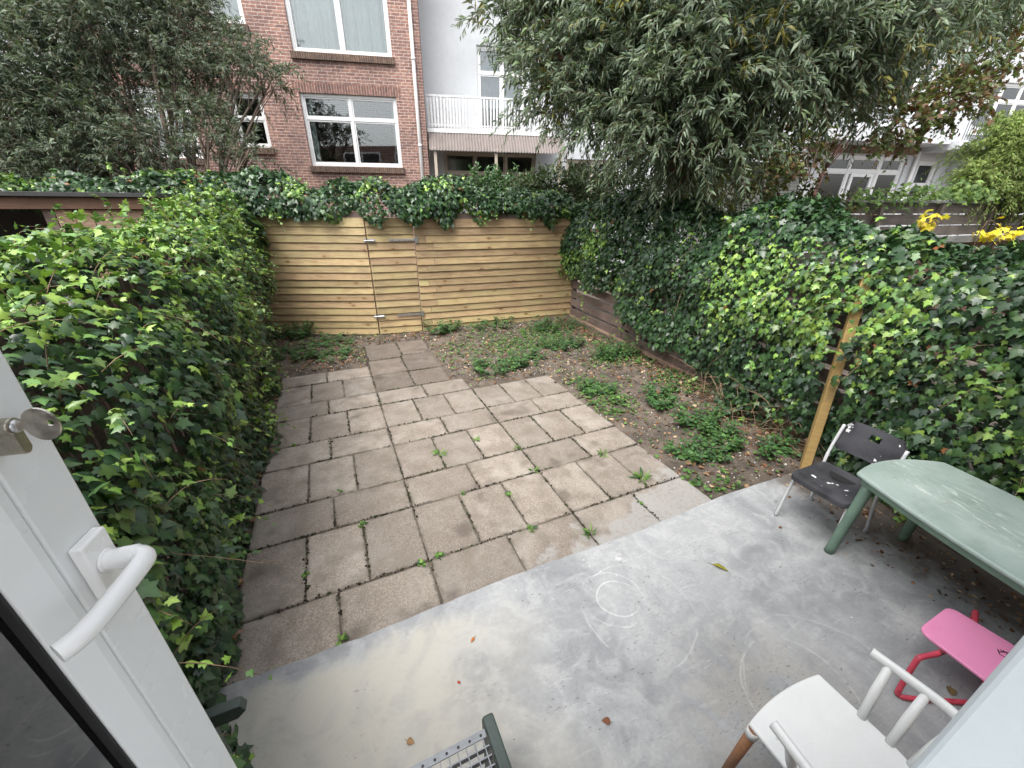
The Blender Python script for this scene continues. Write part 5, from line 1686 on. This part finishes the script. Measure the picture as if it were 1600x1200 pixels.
# ------------------------------------------------------------------ plants in the bed and in the joints
def nettle(label, x, y, rad, hgt, n, seed, sz=.065):
    z = float(soil_height(np.array([x]), np.array([y]))[0])
    root = thing('nettle_plant', label, 'weed', (x, y, z), group='leafy weeds in the soil bed')
    rg = np.random.default_rng(seed)
    P, T, Nn, S = [], [], [], []
    st = MB()
    for k in range(n):
        a_, r_ = rg.uniform(0, 6.283), rad * math.sqrt(rg.random())
        bx_, by_ = r_ * math.cos(a_), r_ * math.sin(a_) * .75
        h_ = hgt * rg.uniform(.5, 1.1)
        lean = np.array((bx_ * .5 + rg.normal(0, .03), by_ * .5 + rg.normal(0, .03), h_))
        st.tube([(bx_, by_, -.02), (bx_ + lean[0] * .5, by_ + lean[1] * .5, h_ * .55), (bx_ + lean[0], by_ + lean[1], h_)], .0022, 4)
        lv_ = 3 + int(h_ / .05)
        rot = rg.uniform(0, 6.28)
        for j in range(lv_):
            u = (j + 1) / lv_
            for q in range(4 if j == lv_ - 1 else 2):
                an2 = rot + j * 1.57 + q * (math.pi if j < lv_ - 1 else 1.57)
                d_ = np.array((math.cos(an2), math.sin(an2), .12 - .2 * (1 - u)))
                P.append(np.array((bx_, by_, 0)) + lean * u + d_ * .012); T.append(d_)
                Nn.append(np.array((0, 0, 1)) + rg.normal(0, .25, 3)); S.append(sz * rg.uniform(.6, 1.15) * (1.05 - .35 * u))
    P, T, Nn, S = np.array(P), np.array(T), np.array(Nn), np.array(S)
    pal = np.array([(.055, .125, .035), (.075, .16, .045), (.045, .10, .04), (.065, .13, .055)])
    tn = pal[rg.integers(0, 4, len(P))] * rg.uniform(.75, 1.3, (len(P), 1))
    props(link('leaves', leaf_mesh('leaves', MAT['weed'], T_OVATE, P, T, Nn, S, tn, 1.0, .2), root), kind='stuff')
    props(st.build('stems', MAT['drystem'], root), kind='stuff')
NET = [("bushy nettle clump in the soil bed against the old brown fence boards", 3.70, 2.75, .34, .26, 34),
       ("low nettle clump between the paving corner and the old fence", 3.20, 3.55, .36, .20, 30),
       ("spreading weed clump at the back edge of the paving right of the path", 1.75, 3.02, .30, .16, 30),
       ("weed clump just behind the slabs with a white scrap beside it", 2.25, 3.15, .30, .15, 26),
       ("small weed clump at the outer edge of the slabs below the nettles", 2.72, 1.80, .20, .12, 18),
       ("fresh green weed patch in the middle of the soil strip", 3.28, 1.20, .26, .13, 28),
       ("nettle clump halfway along the soil strip, nearest the ivy foot", 3.32, .62, .24, .17, 24),
       ("broad leaved weed clump left of the yellow timber post", 3.18, .22, .22, .15, 22),
       ("low weed patch by the corner of slabs and concrete patio", 2.72, .18, .22, .11, 22),
       ("small leafy weed at the foot of the yellow timber post", 3.46, -.16, .15, .13, 14),
       ("fern like weed tuft at the foot of the gate hinge side", 1.50, 5.10, .26, .20, 22),
       ("weed clump under the right pine fence panel", 2.5, 5.02, .34, .16, 26),
       ("weed clump in the far right corner of the garden", 3.6, 4.55, .40, .20, 34),
       ("dark round weed bush in the far left corner under the pine fence", -1.05, 5.75, .26, .26, 26),
       ("low weeds at the back left of the paving under the ivy hedge", -1.05, 4.75, .28, .16, 26),
       ("weeds along the pine fence left of the gate", -.45, 5.35, .30, .14, 24),
       ("ground hugging weeds left of the dark path slabs", -.45, 4.55, .28, .09, 26)]
for i, (lb, x, y, r_, h_, n_) in enumerate(NET):
    nettle(lb, x, y, r_, h_, n_, 100 + i)

def tuft(label, x, y, kind, s, seed):
    root = thing('weed_tuft', label, 'weed', (x, y, -.004), group='weeds in the paving joints')
    rg = np.random.default_rng(seed)
    s *= .8
    n = int(14 + 60 * s)
    a_ = rg.uniform(0, 6.283, n)
    r_ = rg.uniform(0, .35, n) * s
    P = np.stack([np.cos(a_) * r_, np.sin(a_) * r_, rg.uniform(.002, .018, n)], -1)
    T = nrmz(np.stack([np.cos(a_), np.sin(a_), rg.uniform(.2, 1.4 if kind == 'grass' else .7, n)], -1))
    Nn = nrmz(np.array((0, 0, 1.0)) + rg.normal(0, .3, (n, 3)))
    pal = np.array([(.13, .24, .05), (.10, .20, .045), (.17, .28, .06), (.055, .11, .045)])
    tn = pal[rg.integers(0, 4, n)] * rg.uniform(.7, 1.2, (n, 1))
    S = s * rg.uniform(.5, 1.0, n) * (1.0 if kind == 'grass' else .5)
    me = leaf_mesh('leaves', MAT['weed'], T_LANCE if kind == 'grass' else T_OVATE, P, T, Nn, S, tn, .12 if kind == 'grass' else .9, .2)
    props(link('leaves', me, root), kind='stuff')
TF = [("dandelion like tuft in the joint near the middle of the paving", .41, 1.25, 'grass', .11), ("large bright grass tuft near the right edge of the paving", 2.03, .11, 'grass', .15),
      ("small clover tuft right of centre in the front row joint", .80, -.03, 'leaf', .09), ("clover tuft at the joint crossing nearest the patio's left half", -.06, -.01, 'leaf', .085),
      ("dark clover tuft beside the bright one at the front joint crossing", .07, .005, 'leaf', .085), ("trailing weed in the upright joint two rows behind the patio", .80, .41, 'leaf', .075),
      ("thin grass tuft between the upright slabs of the fourth row", .82, 1.33, 'grass', .075), ("thin grass tuft at the centre right joint crossing", 1.16, 1.03, 'grass', .08),
      ("yellow green grass tuft by the long joint right of centre", 1.16, .63, 'grass', .09), ("tall bright weed tuft at the back of the second row on the left", -.40, .55, 'leaf', .08),
      ("weed in the upright joint nearest the ivy hedge", -.80, .22, 'leaf', .07), ("dark weed where slabs meet the patio at front left", -.60, -.36, 'leaf', .08),
      ("mossy weed in the joint at the patio edge under the chalk ring", 1.19, -.27, 'grass', .10), ("pale grass tuft against the right edge of the third row", 1.93, .58, 'grass', .10),
      ("tiny weed in the front joint of the third row", .44, .58, 'leaf', .06), ("weeds in the joint of the grey smeared slabs", 1.78, -.14, 'leaf', .06),
      ("tiny yellow green weed on the left joints", -.55, 1.05, 'leaf', .05), ("small weed by the ivy in the fifth row", -.95, 2.0, 'leaf', .07)]
for i, (lb, x, y, k_, s_) in enumerate(TF): tuft(lb, x, y, k_, s_, 300 + i)

# moss and crumbs of soil along the joints, ground cover, pebbles, dead leaves
def scatter_bed(n, seed, fn):
    rg = np.random.default_rng(seed)
    x = rg.uniform(-1.5, 4.1, n); y = rg.uniform(-.36, 6.0, n)
    paved = ((x > -1.2) & (x < 2.38) & (y < 2.6)) | ((x > -1.2) & (x < 1.2) & (y < 3.0)) | ((x > -1.2) & (x < 0) & (y < 4.0)) | ((x > 0) & (x < 1.05) & (y < 5.0))
    k = ~paved & (x < RX(y) - .03) & (rg.random(n) < fn(x, y))
    # behind the back fence
    yb = np.where(x < .36, 6.3 - (x + 1.6) * .423, np.where(x < 1.15, 5.42, 5.36 - (x - 1.15) * .092)) - .06
    k &= y < yb
    x, y = x[k], y[k]
    return x, y, soil_height(x, y), rg
def XY(x, y): return np.stack([x, y, 0 * x], -1)
x, y, z, rg = scatter_bed(42000, 1, lambda x, y: sstep(.48, .66, vnoise(XY(x, y), 1.7, 81)) * .78 * (.35 + .65 * sstep(1.8, 2.6, x)) + .05)
n = len(x)
pal = np.array([(.06, .13, .035), (.085, .17, .04), (.05, .10, .035), (.11, .20, .05)])
a_ = rg.uniform(0, 6.283, n)
T = np.stack([np.cos(a_), np.sin(a_), rg.uniform(-.1, .5, n)], -1)
Nn = np.array((0, 0, 1.0)) + rg.normal(0, .3, (n, 3))
me = leaf_mesh('ground_cover', MAT['weed'], T_OVATE, np.stack([x, y, z + rg.uniform(.005, .06, n)], -1), T, Nn, rg.uniform(.018, .05, n), pal[rg.integers(0, 4, n)] * rg.uniform(.7, 1.3, (n, 1)), 1.0, .2)
props(link('ground_cover', me), 'low green ground cover between the weeds on the soil bed', 'ground cover', kind='stuff')

def dead_leaves(name, label, x, y, z, rg, s0, s1):
    n = len(x)
    a_ = rg.uniform(0, 6.283, n)
    T = np.stack([np.cos(a_), np.sin(a_), rg.uniform(-.3, .4, n)], -1)
    Nn = np.array((0, 0, 1.0)) + rg.normal(0, .5, (n, 3))
    pal = np.array([(.16, .085, .045), (.23, .145, .085), (.10, .065, .045), (.36, .26, .17), (.20, .105, .06)])
    me = leaf_mesh(name, MAT['dead'], T_OVATE, np.stack([x, y, z + rg.uniform(.003, .02, n)], -1), T, Nn, rg.uniform(s0, s1, n), pal[rg.integers(0, 5, n)] * rg.uniform(.6, 1.2, (n, 1)), .85, .3)
    props(link(name, me), label, 'leaf litter', kind='stuff')
x, y, z, rg = scatter_bed(30000, 2, lambda x, y: .2 + .75 * sstep(.55, .15, RX(y) - x - .15) + .35 * (x < 1.3) * sstep(.5, .65, vnoise(XY(x, y), 2.2, 83)))
dead_leaves('leaf_litter', 'brown dead leaves strewn over the soil bed along the old fence', x, y, z, rg, .022, .06)
rgl = np.random.default_rng(4)
n = 750
y = rgl.uniform(-2.25, 0.3, n); x = np.clip(RX(y) - .25 - np.abs(rgl.normal(0, .28, n)) - .25 * (y < -.8), 2.6, 4.2)
dead_leaves('debris', 'dark leaf crumbs and dry bits on the patio under the table and ivy', x, y, 0 * x + .03, rgl, .01, .035)

x, y, z, rg = scatter_bed(26000, 3, lambda x, y: .35 + .5 * sstep(.5, .7, vnoise(XY(x, y), 1.8, 84)))
ico = np.array([(0, 0, 1), (.9, 0, .3), (.28, .85, .3), (-.72, .53, .3), (-.72, -.53, .3), (.28, -.85, .3), (0, 0, -.6)], float)
icf = [(0, i, i % 5 + 1) for i in range(1, 6)] + [(6, i % 5 + 1, i) for i in range(1, 6)]
n = len(x)
a_ = rg.uniform(0, 6.283, n)
pal = np.array([(.30, .27, .24), (.20, .165, .135), (.55, .52, .48), (.13, .105, .085), (.16, .12, .09)])
me = leaf_mesh('pebbles', MAT['dead'], (ico, icf), np.stack([x, y, z + .002], -1), np.stack([np.cos(a_), np.sin(a_), 0 * a_], -1), np.array((0, 0, 1.0)) + rg.normal(0, .3, (n, 3)), rg.uniform(.003, .011, n) * (1 + (rg.random(n) < .03)), pal[rg.integers(0, 5, n)], 1.0, .35)
props(link('pebbles', me), 'small pale pebbles and soil crumbs over the bed', 'pebbles', kind='stuff')

# crumbs and moss along the joints
rg = np.random.default_rng(6)
P = []
for (x0, x1, y0, y1) in slabs + path:
    m_ = int(85 * (x1 - x0 + y1 - y0))
    t = rg.random(m_)
    hor = rg.random(m_) < (x1 - x0) / (x1 - x0 + y1 - y0)
    px = np.where(hor, x0 + t * (x1 - x0), x0); py = np.where(hor, y0, y0 + t * (y1 - y0))
    q = np.stack([px + rg.normal(0, .007, m_), py + rg.normal(0, .007, m_), 0 * px + .001], -1)
    P.append(q[rg.random(m_) < sstep(.25, .55, vnoise(q, 3.3, 85))])
P = np.concatenate(P); n = len(P)
P = P[P[:, 1] > -.36]; n = len(P)
a_ = rg.uniform(0, 6.283, n)
pal = np.array([(.035, .028, .02), (.05, .04, .028), (.05, .075, .022), (.028, .024, .018)])
me = leaf_mesh('joint_dirt', MAT['dead'], (ico, icf), P, np.stack([np.cos(a_), np.sin(a_), 0 * a_], -1), np.array((0, 0, 1.0)) + rg.normal(0, .2, (n, 3)), rg.uniform(.003, .0095, n), pal[rg.integers(0, 4, n)], 1.0, .4)
props(link('joint_dirt', me), 'dark soil crumbs and moss along the slab joints', 'dirt', kind='stuff')

# dry stems at the ragged foot of the right ivy
ds = MB()
rr = random.Random(3)
for i in range(150):
    y0 = rr.uniform(-.35, 1.3)
    q = Vector((RX(y0) - rr.uniform(.12, .42), y0, rr.uniform(.05, .5)))
    d_ = Vector((rr.uniform(-.5, .2), rr.uniform(-1, 1), rr.uniform(-.8, .3))).normalized()
    L_ = rr.uniform(.15, .45)
    e = q + d_ * L_
    e.z = max(e.z, .04)
    ds.tube(smooth_path([q, q.lerp(e, .5) + Vector((rr.uniform(-.04, .04), rr.uniform(-.04, .04), .03)), e], 3), rr.uniform(.0012, .003), 4)
o = ds.build('dry_stems', MAT['drystem'], None, True)
props(o, 'tangle of dry brown ivy stems at the foot of the right ivy wall', 'dry stems', kind='stuff')

# single fallen leaves on the patio
def fallen(label, x, y, s, col, rot, tmpl=T_OVATE, wid=.8, z=.031):
    root = thing('fallen_leaf', label, 'leaf', (x, y, z), rot, 'fallen leaves on the patio')
    TV = tmpl[0].copy()
    TV[:, 2] = np.abs(TV[:, 0]) * .35 + .12 * (TV[:, 1] - .5) ** 2
    me = leaf_mesh('blade', MAT['dead'], (TV, tmpl[1]), np.array([[0, 0, .002]]), np.array([[0, 1., 0]]), np.array([[0, 0, 1.]]), np.array([s]), np.array([col]), wid)
    link('blade', me, root)
    MB().tube([(0, -.25 * s, .003), (0, .03 * s, .004)], .0012, 4).build('leaf_stalk', MAT['twig'], root)
fallen('long yellow green leaf lying alone on the grey patio', 1.80, -.86, .11, (.22, .21, .03), 3.7, T_LANCE, .28)
fallen('brown curled leaf on the patio in front of the white chair', .58, -1.33, .045, (.16, .07, .04), 1.0)
fallen('pale brown leaf on the sandy concrete beside the door step', -.34, -1.00, .04, (.28, .17, .09), 4.0)
fallen('small orange leaf near the front paving edge', .11, -.67, .038, (.42, .15, .03), 2.2, T_LANCE, .4)
fallen('curled olive brown leaf under the pink chair', 2.31, -1.93, .055, (.17, .12, .055), 2.0)
fallen('tiny red leaf speck on the patio left of the chalk ring', -.04, -.87, .02, (.35, .05, .03), .5)
fallen('tiny orange leaf by the white door', -.93, -.98, .035, (.45, .17, .04), .6, T_LANCE, .4)
